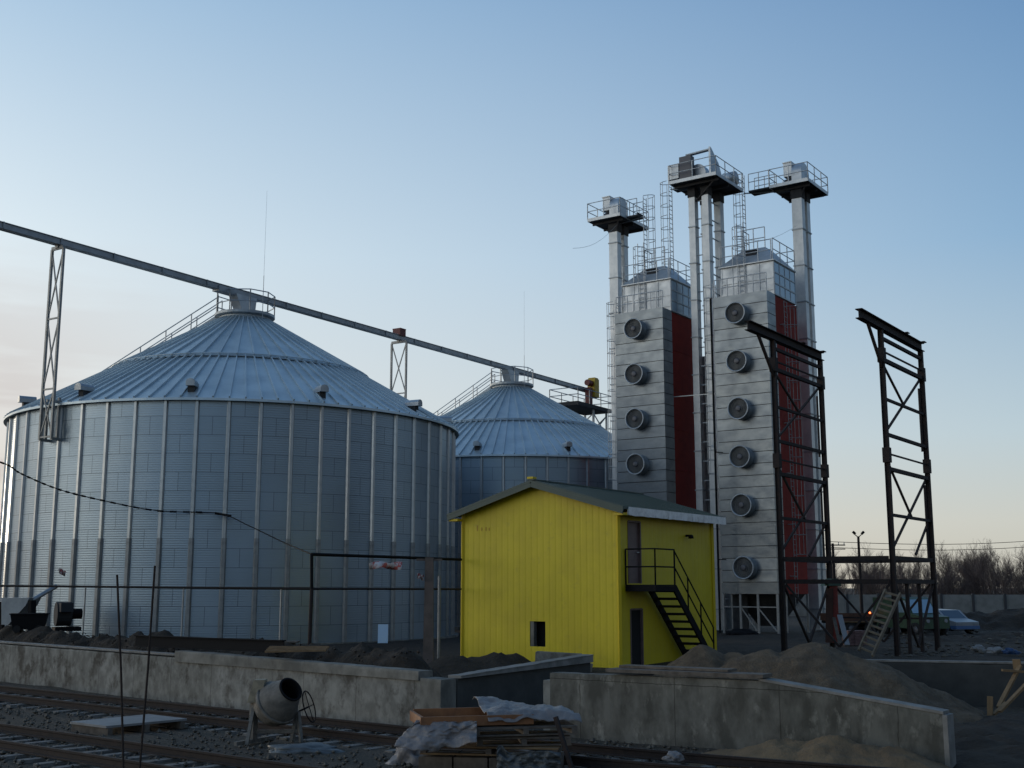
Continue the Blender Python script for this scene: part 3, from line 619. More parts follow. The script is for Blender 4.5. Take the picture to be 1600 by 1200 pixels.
# ------------------------------------------------------------------ bucket elevators
def elevator(px, py, Y, legs, deck, zdeck_px, label, style, ladder_at, arm=None, lad_len=6.5, cage=5.0, lad_below=1.2):
    o = at(px, py, Y); o.z = .8
    t = empty('bucket_elevator', o, A55, label, 'bucket elevator', 'bucket elevators beside the dryers')
    zd = at(px, zdeck_px, Y).z - .8
    for (x, y, wx, wy) in legs:
        b = MB(); b.box(x - wx / 2, x + wx / 2, y - wy / 2, y + wy / 2, 0, zd - .3)
        z = 1.2
        while z < zd - .6:
            b.box(x - wx / 2 - .05, x + wx / 2 + .05, y - wy / 2 - .05, y + wy / 2 + .05, z - .035, z + .035, 1); z += 2.35
        b.box(x - wx / 2 - .04, x + wx / 2 + .04, y - wy / 2 - .04, y + wy / 2 + .04, zd - .9, zd - .295, 2)
        b.build('leg', [M['galv_light'], M['galv_dull'], M['under']], t)
    z = 1.8
    while z < zd - 1:
        for p, q in list(zip(legs[:-1], legs[1:]))[:2]:
            b = MB(); b.bar((p[0], p[1], z), (q[0], q[1], z), .06); b.build('leg_brace', M['galv_dull'], t)
        z += 1.17
    if len(legs) > 2: b = MB(); b.box(.75, .85, -.05, .97, 0, 16.6); b.build('gap_backing', M['stiff_low'], t)  # added backing that blocks the bright sky slit between the lower legs
    x0, x1, y0, y1 = deck
    b = MB(); b.box(x0, x1, y0, y1, zd - .12, zd - .02)
    for x in (x0 + .5, (x0 + x1) / 2, x1 - .5): b.box(x - .05, x + .05, y0 + .1, y1 - .1, zd - .32, zd - .122)
    b.bar((x0 + .5, y0 + .4, zd - .3), (legs[0][0], legs[0][1], zd - 1.3), .08); b.bar((x1 - .4, y1 - .5, zd - .3), (legs[-1][0], legs[-1][1], zd - 1.3), .08)
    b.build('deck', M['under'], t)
    b = MB(); h_ = .07
    b.box(x0 - .02, x0 + .02, y0, y1, zd - .14, zd + h_); b.box(x1 - .02, x1 + .02, y0, y1, zd - .14, zd + h_); b.box(x0 + .021, x1 - .021, y0 - .02, y0 + .02, zd - .14, zd + h_); b.box(x0 + .021, x1 - .021, y1 - .02, y1 + .02, zd - .14, zd + h_)
    b.build('toe_board', M['galv_light'], t)
    b = MB(); b.rail([(x0, y0, zd), (x1, y0, zd), (x1, y1, zd), (x0, y1, zd)], 1.1, .032, 1.3, True); b.build('railing', M['galv_light'], t)
    cx = sum(l[0] for l in legs) / len(legs); cy = sum(l[1] for l in legs) / len(legs)
    if style == 'single':
        b = MB(); b.box(cx - .66, cx + .66, cy - .36, cy + .30, zd + .0, zd + .9); b.lathe([(0, -.33), (.66, -.33), (.66, .33), (0, .33)], 20, mx=Matrix.Translation((cx, cy - .03, zd + .9)) @ Matrix.Rotation(pi / 2, 4, 'X'), smooth=False, a0=0, a1=pi)
        b.build('elevator_head', M['galv'], t)
        b = MB(); b.box(cx - .55, cx + .1, cy + .31, cy + .86, zd + .72, zd + 1.62); b.box(cx - .6, cx + .15, cy + .305, cy + .9, zd + 1.622, zd + 1.68); b.build('belt_guard', M['galv_light'], t)
        b = MB(); b.tube((cx - .2, cy + .31, zd + .4), (cx - .2, cy + .9, zd + .4), .24, 12); b.box(cx - .4, cx + .02, cy + .4, cy + .9, zd - .02, zd + .2); b.build('motor', M['hub'], t)
    else:
        for (hx, hm) in ((legs[1][0], 'galv'), (legs[2][0], 'galv_dull')):
            b = MB(); yy = (legs[0][1] + legs[1][1]) / 2
            b.box(hx - .32, hx + .32, yy - .6, yy + .55, zd, zd + .6); b.lathe([(0, -.31), (.56, -.31), (.56, .31), (0, .31)], 20, mx=Matrix.Translation((hx, yy - .02, zd + .6)) @ Matrix.Rotation(pi / 2, 4, 'Y'), smooth=False)
            b.build('elevator_head', M[hm], t)
        b = MB(); b.box(x0 + .25, x0 + .75, cy + .1, cy + .9, zd + .1, zd + 1.6); b.build('drive_cabinet', M['hub'], t)
        b = MB(); b.box(x0 + .22, x0 + .7, cy + .95, cy + 1.7, zd + .25, zd + 1.2); b.build('belt_guard', M['galv_light'], t)
        b = MB(); b.prism([(x0 + .35, y0 + .5, zd + .02), (x0 + 2.2, y0 + .5, zd + .02), (x0 + 1.5, y0 + .5, zd + 1.15), (x0 + .5, y0 + .5, zd + 1.85), (x0 + .35, y0 + .5, zd + 1.9)], (0, .12, 0)); b.build('belt_casing', M['galv'], t)
        b = MB(); b.lathe([(0, -.4), (.45, -.4), (.45, .4), (0, .4)], 18, mx=Matrix.Translation((x1 - .8, y0 + .5, zd + .6)) @ Matrix.Rotation(pi / 2, 4, 'X')); b.box(x1 - 1.1, x1 - .5, y0 + .2, y0 + .8, zd, zd + .2); b.build('motor', M['galv_light'], t)
        b = MB(); b.bar((x0 + .5, cy + .5, zd + 1.7), (x0 + .5, y0 + .64, zd + 1.76), .3, .08); b.build('belt_cover', M['galv_dull'], t)
    if arm:
        ax0, ax1, ay0, ay1 = arm
        b = MB(); b.box(ax0, ax1, ay0, ay1, zd - .1, zd - .0); b.box(ax0, ax1, ay0, ay0 + .03, zd + .001, zd + .16); b.build('side_landing', M['under'], t)
        b = MB(); b.rail([(ax0, ay0 + .02, zd), (ax0, ay1 - .02, zd)], 1.1, .03, .7); b.rail([(ax1, ay0 + .02, zd), (ax1, ay1 - .02, zd)], 1.1, .03, .7); b.build('landing_railing', M['galv'], t)
    lx, ly, ox, oy, wx, wy = ladder_at
    b = MB(); b.ladder((lx, ly, zd + lad_below - lad_len), lad_len, (wx, wy, 0), (ox, oy, 0), cage_from=lad_len - cage, hoop=.75); b.build('access_ladder', M['galv'], t)
    b = MB(); b.bar((lx, ly, zd - .08), (cx, cy, zd - .2), .07); b.build('ladder_bracket', M['galv_dull'], t)
    return t
elevator(1247.5, 330, 72.0, [(0, 0, .5, .66), (.98, 0, .5, .6)], (-.9, 2.6, -1.05, 1.5), 290, 'rightmost bucket elevator whose railed head platform has a side landing to the left', 'single', (-.75, 3.35, 0, 1, 1, 0), arm=(-.85, .1, 1.53, 2.95), lad_len=7.6, cage=7.2)
elevator(1104.5, 330, 71.0, [(0, .92, .5, .42), (0, 0, .5, .44), (1.75, 0, .5, .44), (1.75, .92, .5, .42)], (-1.2, 2.8, -1.25, 1.95), 284, 'tallest double bucket elevator standing between the two dryer towers', 'double', (-.2, 2.4, 0, 1, 1, 0), arm=(.0, .6, 1.98, 2.3), lad_len=10.0, cage=6.2, lad_below=.6)
elevator(961, 380, 75.0, [(0, 0, .5, .62), (.98, 0, .5, .55)], (-.95, 2.9, -.95, 1.5), 343, 'leftmost and lowest bucket elevator behind the left dryer tower', 'single', (.3, -2.1, 0, -1, 1, 0), arm=(-.1, .75, -1.75, -.98), lad_len=7.8, cage=6.0)
# drain pipe beside right dryer
b = MB(); p = at(1117, 700, 66.5); b.tube((0, 0, .0), (0, 0, 18.9), .06, 8); b.bar((0, 0, 10), (.5, .3, 10), .05); b.bar((0, 0, 4), (.5, .3, 4), .05)
tag(b.build('down_pipe', M['blacksteel'], loc=(p.x, p.y, .8)), 'thin black vertical pipe at the left edge of the right dryer', 'pipe')
b = MB(); p0 = at(1053, 620, 70.5); p1 = at(1118, 615, 66.6); b.bar((0, 0, 0), p1 - p0, .05); 
tag(b.build('tie_bar', M['galv_dull'], loc=p0), 'thin pale tie bar across the two dryers at half height', 'bar')
for (q, c) in (((at(895, 388, 74), at(967, 348, 74.5)), 'loose thin rope hanging left from the lowest elevator platform'), ((at(1150, 372, 70), at(1246, 352, 71.6)), 'thin stay wire between the right dryer roof and the rightmost elevator')):
    b = MB(); p0, p1 = q; pts = [p0.lerp(p1, i / 8) - Vector((0, 0, .5 * sin(pi * i / 8))) - p0 for i in range(9)]; b.path(pts, .011, 4)
    tag(b.build('stay_wire', M['galv_dull'], loc=p0), c, 'wire')
# ------------------------------------------------------------------ yellow house
HO = Vector((3.38, 38.0, .75)); HW = 6.18; HL = 6.81; HE = 5.08; HA = 5.97     # local: x depth (E1), y width (E2)
t = empty('yellow_house', HO, A55, 'two storey yellow sheet clad house with green roof and outside stair', 'house')
def profile(a, b_, per=.24):
    out = []; u = a
    while u < b_ - .001:
        for du, d in ((0, 0), (per * .62, 0), (per * .72, .006), (per * .90, .006)):
            if u + du < b_: out.append((u + du, d))
        u += per
    out.append((b_, 0)); return out
def gable(y): return HE + (HA - HE) * (1 - abs(y - HW / 2) / (HW / 2)) - .02
wy0, wy1, wz0, wz1 = 2.79, 3.40, .62, 1.43
b = MB()
pf = sorted(profile(0, HW) + [(wy0, 0), (wy1, 0)])
for (ya, da), (yb, db) in zip(pf[:-1], pf[1:]):
    if yb - ya < 1e-5: continue
    segs = [(-.3, wz0), (wz1, None)] if ya >= wy0 - 1e-4 and yb <= wy1 + 1e-4 else [(-.3, None)]
    for z0, z1 in segs:
        za, zb = (gable(ya), gable(yb)) if z1 is None else (z1, z1)
        b.add([(da, ya, z0), (db, yb, z0), (db, yb, zb), (da, ya, za)], [(0, 3, 2, 1)])
fw = b.build('front_wall', M['yellow'], t)
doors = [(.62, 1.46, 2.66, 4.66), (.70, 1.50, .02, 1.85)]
b = MB(); pf = sorted(profile(0, HL, .3) + [(v, 0) for d in doors for v in d[:2]])
for (xa, da), (xb, db) in zip(pf[:-1], pf[1:]):
    if xb - xa < 1e-5: continue
    cuts = sorted([(d[2], d[3]) for d in doors if xa >= d[0] - 1e-4 and xb <= d[1] + 1e-4]); z = -.3; segs = []
    for c in cuts: segs.append((z, c[0])); z = c[1]
    segs.append((z, HE + .1))
    for z0, z1 in segs: b.add([(xa, da * .5, z0), (xb, db * .5, z0), (xb, db * .5, z1), (xa, da * .5, z1)], [(0, 1, 2, 3)])
b.build('side_wall', M['yellow'], t)
b = MB(); b.add([(HL, 0, -.3), (HL, HW, -.3), (HL, HW, HE), (HL, HW / 2, HA), (HL, 0, HE)], [(0, 1, 2, 3, 4)]); b.add([(0.02, HW, -.3), (HL, HW, -.3), (HL, HW, HE), (0.02, HW, HE)], [(3, 2, 1, 0)]); b.build('rear_wall', M['yellow'], t)
for p_ in ((-.01, -.02), (-.01, HW + .02), (HL, -.02)): b = MB(); b.bar((*p_, -.3), (*p_, HE - .02), .1, .1); b.build('corner_trim', M['yellowtrim'], t)
b = MB()
ov = .42; fx = -.42; bx = HL + .3; e = .42; sl = (HA - HE) / (HW / 2); th = .07
for sg in (0, 1):
    yv = lambda y: y if sg == 0 else HW - y
    b.add([(fx, yv(-e), HE - sl * e + .02), (fx, yv(HW / 2), HA + .02), (bx, yv(HW / 2), HA + .02), (bx, yv(-e), HE - sl * e + .02), (fx, yv(-e), HE - sl * e + .02 + th), (fx, yv(HW / 2), HA + .02 + th), (bx, yv(HW / 2), HA + .02 + th), (bx, yv(-e), HE - sl * e + .02 + th)],
          [(0, 1, 2, 3), (7, 6, 5, 4), (0, 4, 5, 1), (3, 2, 6, 7), (0, 3, 7, 4)])
    n = 34
    for i in range(n):
        x = fx + .1 + (bx - fx - .2) * i / (n - 1); b.bar((x, yv(-e), HE - sl * e + .02 + th + .008), (x, yv(HW / 2 - .03), HA + .02 + th + .003), .05, .03)
rf = b.build('roof', M['greenroof'], t)
b = MB(); b.bar((fx - .01, HW / 2, HA + .1), (bx + .01, HW / 2, HA + .1), .3, .04); b.build('ridge_cap', M['greenroof'], rf)
b = MB(); b.box(fx - .02, fx + .2, HW / 2 - .12, HW / 2 + .12, HA + .13, HA + .2); b.build('ridge_end', M['yellowtrim'], rf)
b = MB()
b.bar((fx + .03, -e, HE - sl * e - .06), (fx + .03, HW / 2, HA - .06), .05, .15); b.bar((fx + .03, HW + e, HE - sl * e - .06), (fx + .03, HW / 2, HA - .06), .05, .15); b.build('barge_board', M['greenroof'], t)
b = MB(); b.box(fx + .06, -.02, HW, HW + e - .03, HE - .28, HE - .2); b.build('eave_soffit', M['yellowtrim'], t)
b = MB(); b.box(fx + .06, -.025, -e + .03, -.07, HE - .29, HE - .22); b.build('eave_soffit', M['yellowtrim'], t)
b = MB(); n = 16; zf = HE - sl * e
for i in range(n):
    x0 = fx + .35 + (bx - fx - .33) * i / n; x1 = fx + .35 + (bx - fx - .33) * (i + 1) / n; j = random.uniform(-.015, .015)
    b.add([(x0, -e - .025 + random.uniform(-.012, .012), zf - .17 + j), (x1, -e - .025 + random.uniform(-.012, .012), zf - .17 - j), (x1, -e - .022, zf + .1), (x0, -e - .022, zf + .1)], [(0, 1, 2, 3)])
b.box(fx + .35, bx + .02, -e - .003, -e + .03, zf - .16, zf + .07); b.build('fascia', M['film'], t)
b = MB(); b.box(.1, HL - .02, -e + .04, -.07, zf - .10, zf - .06); b.build('side_soffit', M['yellowtrim'], t)
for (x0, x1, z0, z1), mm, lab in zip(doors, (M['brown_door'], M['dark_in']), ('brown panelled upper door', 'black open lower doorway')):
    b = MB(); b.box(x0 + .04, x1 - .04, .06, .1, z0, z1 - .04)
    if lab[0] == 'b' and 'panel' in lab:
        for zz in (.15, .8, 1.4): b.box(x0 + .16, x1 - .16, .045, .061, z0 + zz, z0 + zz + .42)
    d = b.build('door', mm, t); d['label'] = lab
    b = MB(); b.box(x0 - .02, x0 + .04, -.02, .12, z0, z1); b.box(x1 - .04, x1 + .02, -.02, .12, z0, z1); b.box(x0 + .041, x1 - .041, -.02, .12, z1 - .04, z1 + .02); b.build('frame', M['brown_door'], d)
    if 'panel' in lab: b = MB(); b.tube((x1 - .14, .06, z0 + 1.0), (x1 - .14, -.02, z0 + 1.0), .02, 6); b.bar((x1 - .14, -.02, z0 + 1.0), (x1 - .27, -.02, z0 + 1.0), .03); b.build('handle', M['galv_light'], d)
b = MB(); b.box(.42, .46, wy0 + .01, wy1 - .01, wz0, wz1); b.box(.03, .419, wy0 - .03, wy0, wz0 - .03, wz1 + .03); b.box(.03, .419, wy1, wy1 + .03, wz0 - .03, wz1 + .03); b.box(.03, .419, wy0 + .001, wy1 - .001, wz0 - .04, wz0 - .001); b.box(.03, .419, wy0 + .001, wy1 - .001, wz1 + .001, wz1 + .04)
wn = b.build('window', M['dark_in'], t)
b = MB(); b.box(.021, .2, wy1 - .14, wy1 - .001, wz0 + .001, wz1 - .001); b.build('reveal', M['conc'], wn)
b = MB(); b.tube((4.75, 0, 4.32), (4.75, -.16, 4.32), .04, 8); b.lathe([(0, 0), (.1, 0), (.07, .12), (0, .14)], 12, mx=Matrix.Translation((4.75, -.2, 4.22))); b.build('wall_lamp', M['blacksteel'], t)
b = MB()
for i, (dy, h) in enumerate(((0, .2), (.18, .12), (.36, .13), (.5, .1))): b.box(-.012, -.004, HW - .62 - dy, HW - .58 - dy, 4.45, 4.45 + h)
b.build('faded_mark', mat('faded orange mark', (.50, .30, .02), rough=.6), t)
# outside stair
t = empty('outside_stair', HO + E1 * 1.0 - E2 * .6 + Vector((0, 0, 0)), A55, 'black steel outside stair with railed landing at the upper door of the yellow house', 'stair')
ox, oy = 1.0, -.6
zl_ = 2.62; xa, xb, yo, yi = .38 - ox, 1.75 - ox, -1.12 - oy, -.03 - oy
b = MB(); b.box(xa, xb, yo, yi, zl_ - .05, zl_); b.bar((xa, yo + .03, zl_ - .13), (xb, yo + .03, zl_ - .13), .06, .158); b.bar((xa + .03, yo + .06, zl_ - .13), (xa + .03, yi, zl_ - .13), .06, .158); b.bar((xb - .03, yo + .06, zl_ - .13), (xb - .03, yi, zl_ - .13), .06, .158); b.build('landing', M['blacksteel'], t)
b = MB(); b.rail([(xa + .03, yi, zl_), (xa + .03, yo + .03, zl_), (xb - .03, yo + .03, zl_)], 1.12, .028, 1.4); b.build('landing_rail', M['blacksteel'], t)
run = 2.75; zb_ = .02; st0 = yo + .06; st1 = yi - .12
for nm, yy in (('stringer', st0), ('stringer', st1)):
    b = MB(); b.bar((xb, yy, zl_ - .1), (xb + run, yy, zb_), .06, .25); b.build(nm, M['blacksteel'], t)
for i in range(10):
    f = (i + .5) / 10; b = MB(); b.box(xb + run * f - .12, xb + run * f + .12, st0 + .03, st1 - .03, zl_ - .1 + (zb_ - zl_ + .1) * f - .02, zl_ - .1 + (zb_ - zl_ + .1) * f + .06); b.build('tread', M['blacksteel'], t)
b = MB(); pts = [Vector((xb + .0, st0 - .02, zl_ + .02)), Vector((xb + run, st0 - .02, zb_ + .12))]; b.rail(pts, 1.05, .028, 1.25); b.build('stair_rail', M['blacksteel'], t)
# ------------------------------------------------------------------ steel frames
FB = .75
def make_frame(loc, label):
    t = empty('steel_gantry', loc, A55, label, 'gantry', 'dark unfinished steel frames'); sp = 5.15
    zt = 12.97 - FB; zs = lambda z: .8 + (z - .8) * 1.037
    b = MB(); b.ibeam((-2.4, 0, zt + .15), (sp + .2, 0, zt + .15), .26, .36, .03)
    b.box(sp - .1, sp + .22, -.22, .22, zt + .335, zt + .37); b.box(sp * .55, sp * .55 + .3, -.2, .2, zt + .335, zt + .37); b.build('top_beam', M['darksteel'], t)
    for x in (0, sp):
        b = MB(); b.ibeam; b.box(x - .09, x + .09, -.09, -.07, 0, zt - .04); b.box(x - .09, x + .09, .07, .09, 0, zt - .04); b.box(x - .02, x + .02, -.069, .069, 0, zt - .04); b.box(x - .2, x + .2, -.2, .2, -.15, .02)
        for z in (11.95, 8.15): b.box(x - .14, x + .14, -.13, .13, z - FB - .28, z - FB + .28)
        b.build('column', M['darksteel'], t)
    b = MB(); b.bar((-.05, 0, 11.5 - FB), (-1.45, 0, zt - .03), .1, .1); b.build('knee_brace', M['darksteel'], t)
    for z, w_ in ((12.2, .12), (11.72, .06), (11.4, .14), (9.95, .1), (8.65, .12), (7.95, .06), (7.4, .14), (5.75, .11)):
        b = MB(); b.bar((.095, 0, zs(z) - FB), (sp - .095, 0, zs(z) - FB), w_, w_); b.build('rung', M['darksteel'], t)
    for p, q in (((.1, 11.35), (sp * .52, 10.0)), ((sp - .1, 11.35), (.1, 8.7)), ((.1, 7.75), (sp * .55, 5.8)), ((sp - .1, 7.35), (.1, 4.45)), ((sp - .1, 5.7), (sp * .6, 4.4))):
        b = MB(); b.bar((p[0], .06, zs(p[1]) - FB), (q[0], .06, zs(q[1]) - FB), .075, .075); b.build('diagonal', M['darksteel'], t)
    b = MB(); b.bar((sp - .55, 0, 11.3 - FB), (sp - .55, 0, 8.7 - FB), .06); b.bar((sp - .55, 0, 7.35 - FB), (sp - .55, 0, 4.4 - FB), .06); b.build('inner_post', M['darksteel'], t)
    return t
XR = (1397 - 800) / 1877 * 44.0; FR = Vector((XR, 44.0, FB)); XL_ = (1222 - 800) / 1877 * 46.0; FL = Vector((XL_, 46.0, FB))
make_frame(FR, 'dark unfinished steel frame standing rightmost against the open sky')
make_frame(FL, 'dark unfinished steel frame standing in front of the right dryer')
t = empty('base_trestle', FL, 0, 'dark low steel trestle with cross bracing joining the two tall steel frames', 'trestle')
spv = E1 * 5.15; dv = FR - FL; dvn = dv.normalized(); pts = [Vector((0, 0, 0)), dv, dv + spv, spv]
b = MB(); g_ = .14
for i in range(4):
    p, q = pts[i], pts[(i + 1) % 4]; d = (q - p).normalized()
    for z in (4.35, 3.5): b.bar(p + d * g_ + k * (z - FB), q - d * g_ + k * (z - FB), .14, .16)
b.bar(dv * .5 + k * (4.35 - FB), dv * .5 + spv + k * (4.35 - FB), .1, .12)
b.build('ring_beam', M['darksteel'], t)
for i in range(4):
    p, q = pts[i], pts[(i + 1) % 4]; d = (q - p).normalized(); m_ = (p + q) / 2
    b = MB(); b.bar(p + d * .15 + k * 2.65, m_ + k * .35, .08); b.bar(q - d * .15 + k * 2.65, m_ + k * .35, .08); b.bar(p + d * .1 + k * 1.3, q - d * .1 + k * 1.3, .07) if i == 2 else None
    b.build('cross_brace', M['darksteel'], t)
for px in (.3, .6):
    b = MB(); b.bar(dv + spv * px, dv + spv * px + k * 2.7, .12); b.build('prop', M['darksteel'], t)
# wooden ladder
M['timber_l'] = mat('weathered pale ladder timber', (.21, .17, .12), (.15, .12, .085), .85, 0, 5)
LB0, LB1, LT0, LT1 = on(1342, 1016, .9), on(1364, 1026, .95), at(1384, 921, 43.2), at(1407, 927, 42.7)
LB0 = at(1342, 1016, 42.2); LB1 = at(1363, 1025, 41.7)
t = empty('wooden_ladder', (LB0 + LB1) / 2, 0, 'pale wooden ladder leaning against the right steel frame', 'ladder'); o = t.location.copy()
for p, q in ((LB0, LT0), (LB1, LT1)): b = MB(); b.bar(p - o, q - o, .07, .1); b.build('side_rail', M['timber_l'], t)
for i in range(11):
    f = (i + .5) / 11; b = MB(); b.bar(LB0.lerp(LT0, f) - o, LB1.lerp(LT1, f) - o, .05, .07); b.build('rung', M['timber_l'], t)
# sand and earth heaps
def zat(px, py, Y): return at(px, py, Y).z
pk = at(1265, 1003, 32.5); mound('sand_heap', [(pk.x, pk.y), (pk.x - 1.1, pk.y + .1), (pk.x + .9, pk.y - .4)], [(pk.z + .05, 4.2), (pk.z - .15, 3.6), (pk.z - .22, 3.5)], M['clay'], 'largest heap of sandy soil behind the sloping grey wall', 'heap', base=-.05, rough=.09, jag=.9, res=.08)
pk = at(1098, 1006, 34.2); mound('sand_heap', [(pk.x, pk.y), (pk.x + .9, pk.y - .2)], [(pk.z, 2.9), (pk.z - .12, 2.6)], M['clay'], 'smaller heap of sandy soil at the foot of the outside stair', 'heap', base=-.05, rough=.1, seed=4, jag=.9, res=.08)
pk = on(1330, 1160, .55); mound('sand_heap', [(pk.x, pk.y + .9), (pk.x - 1.0, pk.y + 1.4), (pk.x + .8, pk.y + .4), (pk.x - 1.8, pk.y + 1.8), (pk.x + .4, pk.y + .6)], [(.54, 1.7), (.46, 1.7), (.46, 1.5), (.26, 1.3), (.5, 1.5)], M['sand'], 'low heap of yellowish sand at the base of the sloping wall', 'heap', base=-.02, rough=.09, seed=9, jag=1, res=.06)
pk = at(600, 1014, 33); 
pk = at(762, 1019, 36.2); mound('earth_heap', [(pk.x, pk.y), (pk.x - 1, pk.y - .6), (pk.x + .9, pk.y + .5)], [(pk.z - .75, 1.9), (pk.z - .85, 1.7), (pk.z - .85, 1.5)], M['earth'], 'dark earth heap in front of the yellow house left corner', 'heap', base=.78, rough=.16, seed=2)
pts = []; hs = []
for px in range(1440, 1760, 22):
    Y = 78 + random.uniform(-5, 5); p = at(px, 955 + random.uniform(-6, 6), Y); pts.append((p.x, p.y)); hs.append((max(.3, p.z - .55), random.uniform(3, 5)))
mound('spoil_bank', pts, hs, M['earth'], 'long dark spoil bank before the far concrete fence', 'bank', base=.55, res=.4, rough=.25)
pts = []; hs = []
for i in range(40):
    p = on(random.uniform(1420, 1620), random.uniform(985, 1006), .8); pts.append((p.x, p.y)); hs.append((random.uniform(.08, .25), random.uniform(.5, 1.4)))
mound('rough_ground', pts, hs, M['earth'], kind='structure', base=.8, res=.2, rough=.1)
pts = []; hs = []
for i in range(26):
    p = on(random.uniform(1500, 1640), random.uniform(1125, 1198), .02); pts.append((p.x, p.y)); hs.append((random.uniform(.1, .3), random.uniform(.6, 1.4)))
mound('rutted_earth', pts, hs, M['earth'], kind='structure', base=.0, res=.18, rough=.12)
# ------------------------------------------------------------------ pipeline with post
t = empty('pipeline', at(487, 918, 34.6), 0, 'dark pipeline on posts crossing before the near silo with a raised section', 'pipeline'); o = t.location.copy()
RZ = at(487, 920, 34.6); UP = at(487, 866, 34.6); EN = Vector((-1.76, 41.35, 0)); ENu = Vector((EN.x, EN.y, UP.z)); ENl = Vector((EN.x, EN.y, RZ.z - .02))
LF = RZ + (LW_A - LW_B).normalized() * 24; LF.z = 3.36
b = MB(); b.path([LF - o, RZ - o], .04, 8); b.path([RZ - o, UP - o, ENu - o], .048, 8); b.build('main_pipe', M['blacksteel'], t)
b = MB(); b.path([RZ - o, ENl - o], .035, 8); b.build('branch_pipe', M['darksteel'], t)
for f in (.18, .45, .72, .94):
    b = MB(); p = LF.lerp(RZ, f) - o; b.tube(p, Vector((p.x, p.y, .7 - o.z)), .03, 6); b.build('pipe_post', M['stiff_low'], t)
b = MB(); p = UP - o; b.tube(RZ - o, Vector((p.x, p.y, .7 - o.z)), .06, 6); b.build('pipe_post', M['darksteel'], t)
p = at(671, 870, 37.4); b = MB(); h = p.z - .75; b.frustum((-.16, .16, -.16, .16, -h), (-.125, .125, -.125, .125, -.02)); b.box(-.4, .4, -.06, .06, -.12, -.06)
tag(b.build('concrete_post', mat('brownish concrete', (.16, .125, .105), (.11, .09, .075), .9, 0, 3), loc=p), 'brownish square concrete post carrying the pipeline near the yellow house', 'post')
b = MB(); p = at(686, 950, 38.2); b.tube((0, 0, -(p.z - .75)), (0, 0, 1.0), .05, 6)
tag(b.build('steel_pole', M['stiff_low'], loc=p), 'thin pale steel pole right beside the brownish concrete post', 'pole')
def rag(px0, py0, px1, py1, Y, lab, w=.22):
    p0 = at(px0, py0, Y); p1 = at(px1, py1, Y); b = MB(); n = 14; vs = []
    for i in range(n + 1):
        f = i / n; p = p0.lerp(p1, f) - p0; s_ = sin(f * 9 + px0) * .1
        vs += [p + Vector((0, s_, w * (.3 + .5 * abs(sin(f * 5))))), p + Vector((0, -s_, -w * (.3 + .5 * abs(cos(f * 4)))))]
    b.add(vs, [(2 * i, 2 * i + 1, 2 * i + 3, 2 * i + 2) for i in range(n)], 0, True)
    ob = b.build('warning_tape', M['rag'], loc=p0); ob.modifiers.new('s', 'SOLIDIFY').thickness = .01
    return tag(ob, lab, 'tape')
rag(577, 883, 628, 884, 36.3, 'red and white tape rag hanging on the pipeline left of the concrete post', .16)
rag(652, 899, 662, 903, 37.2, 'small red rag tied beside the concrete post', .12); rag(92, 892, 102, 897, 41.2, 'small red rag tied to the pipeline at the far left', .13)
# sagging cable
cp = [at(-120, 690, 48), at(0, 722, 49), at(33, 740, 49.5), at(90, 764, 50), at(156, 781, 50.5), at(246, 798, 51.2), at(340, 802, 51.6), at(390, 822, 47), at(440, 846, 40), at(487, 866, 34.7)]
b = MB(); o = cp[6]; b.path([p - o for p in smooth_line(cp, 6)], .022, 5)
ln = smooth_line(cp, 10)
for i in range(4, 58, 2): b.tube(ln[i] - o, ln[i + 1] - o, .042, 5)
b.bar(Vector((-.1, -.05, 0)), Vector((.6, .0, -.12)), .1, .1)
tag(b.build('sagging_cable', M['blacksteel'], loc=o), 'dark sagging cable strung across the near silo wall to the pipeline', 'cable')
# auger hopper far left
t = empty('auger_hopper', at(20, 985, 47.5), 0, 'grey steel hopper with slanting auger tube at the foot of the near silo, far left', 'hopper'); o = t.location.copy()
b = MB(); P = lambda x, y: at(x, y, 47.5) - o
b.prism([P(2, 934), P(46, 934), P(40, 946), P(12, 977), P(2, 977)], (0, 1.2, 0)); b.build('hopper_body', M['convey'], t)
b = MB(); b.tube(at(50, 938, 48) - o, at(88, 916, 49) - o, .09, 10); b.build('auger_tube', M['convey'], t)
b = MB(); b.bar(P(50, 938), P(50, 985), .22); b.bar(P(4, 976), P(4, 990), .12); b.bar(at(2, 940, 48.7) - o, at(2, 990, 48.7) - o, .12); b.build('stand', M['blacksteel'], t)
t = empty('waste_bin', at(45, 983, 46.6), .3, 'black open steel bin with wheels beside the auger hopper', 'bin')
b = MB(); b.frustum((-.55, .55, -.35, .35, .0), (-.66, .66, -.42, .42, .56)); b.box(-.70, .70, -.46, .46, .562, .6); b.build('bin_body', M['blacksteel'], t)
for sx in (-.4, .4): b = MB(); b.tube((sx, -.45, .02), (sx, -.37, .02), .14, 12); b.build('wheel', M['rubber'], t)
t = empty('fan_blower', at(97, 984, 50.8), radians(-60), 'small dark aeration blower at the foot of the near silo left side', 'blower')
b = MB(); b.lathe([(0, -.3), (.5, -.3), (.5, .3), (0, .3)], 20, mx=Matrix.Translation((0, 0, .65)) @ Matrix.Rotation(pi / 2, 4, 'X'), smooth=False); b.box(.1, .9, -.25, .25, .75, 1.12); b.build('blower_case', mat('dull blower paint', (.05, .055, .06), rough=.9, spec=.1), t)
b = MB(); b.tube((0, .3, .65), (0, .75, .65), .22, 12); b.box(-.4, .4, -.35, .7, -.05, .12); b.build('motor', M['blacksteel'], t)
# leaning boards near silo
b = MB(); p = at(598, 1005, 50.5); b.bar((0, 0, 0), (-.05, .5, .75), .42, .03); tag(b.build('leaning_board', M['paleblue'], loc=p), 'pale blue board leaning on the near silo foot', 'board')
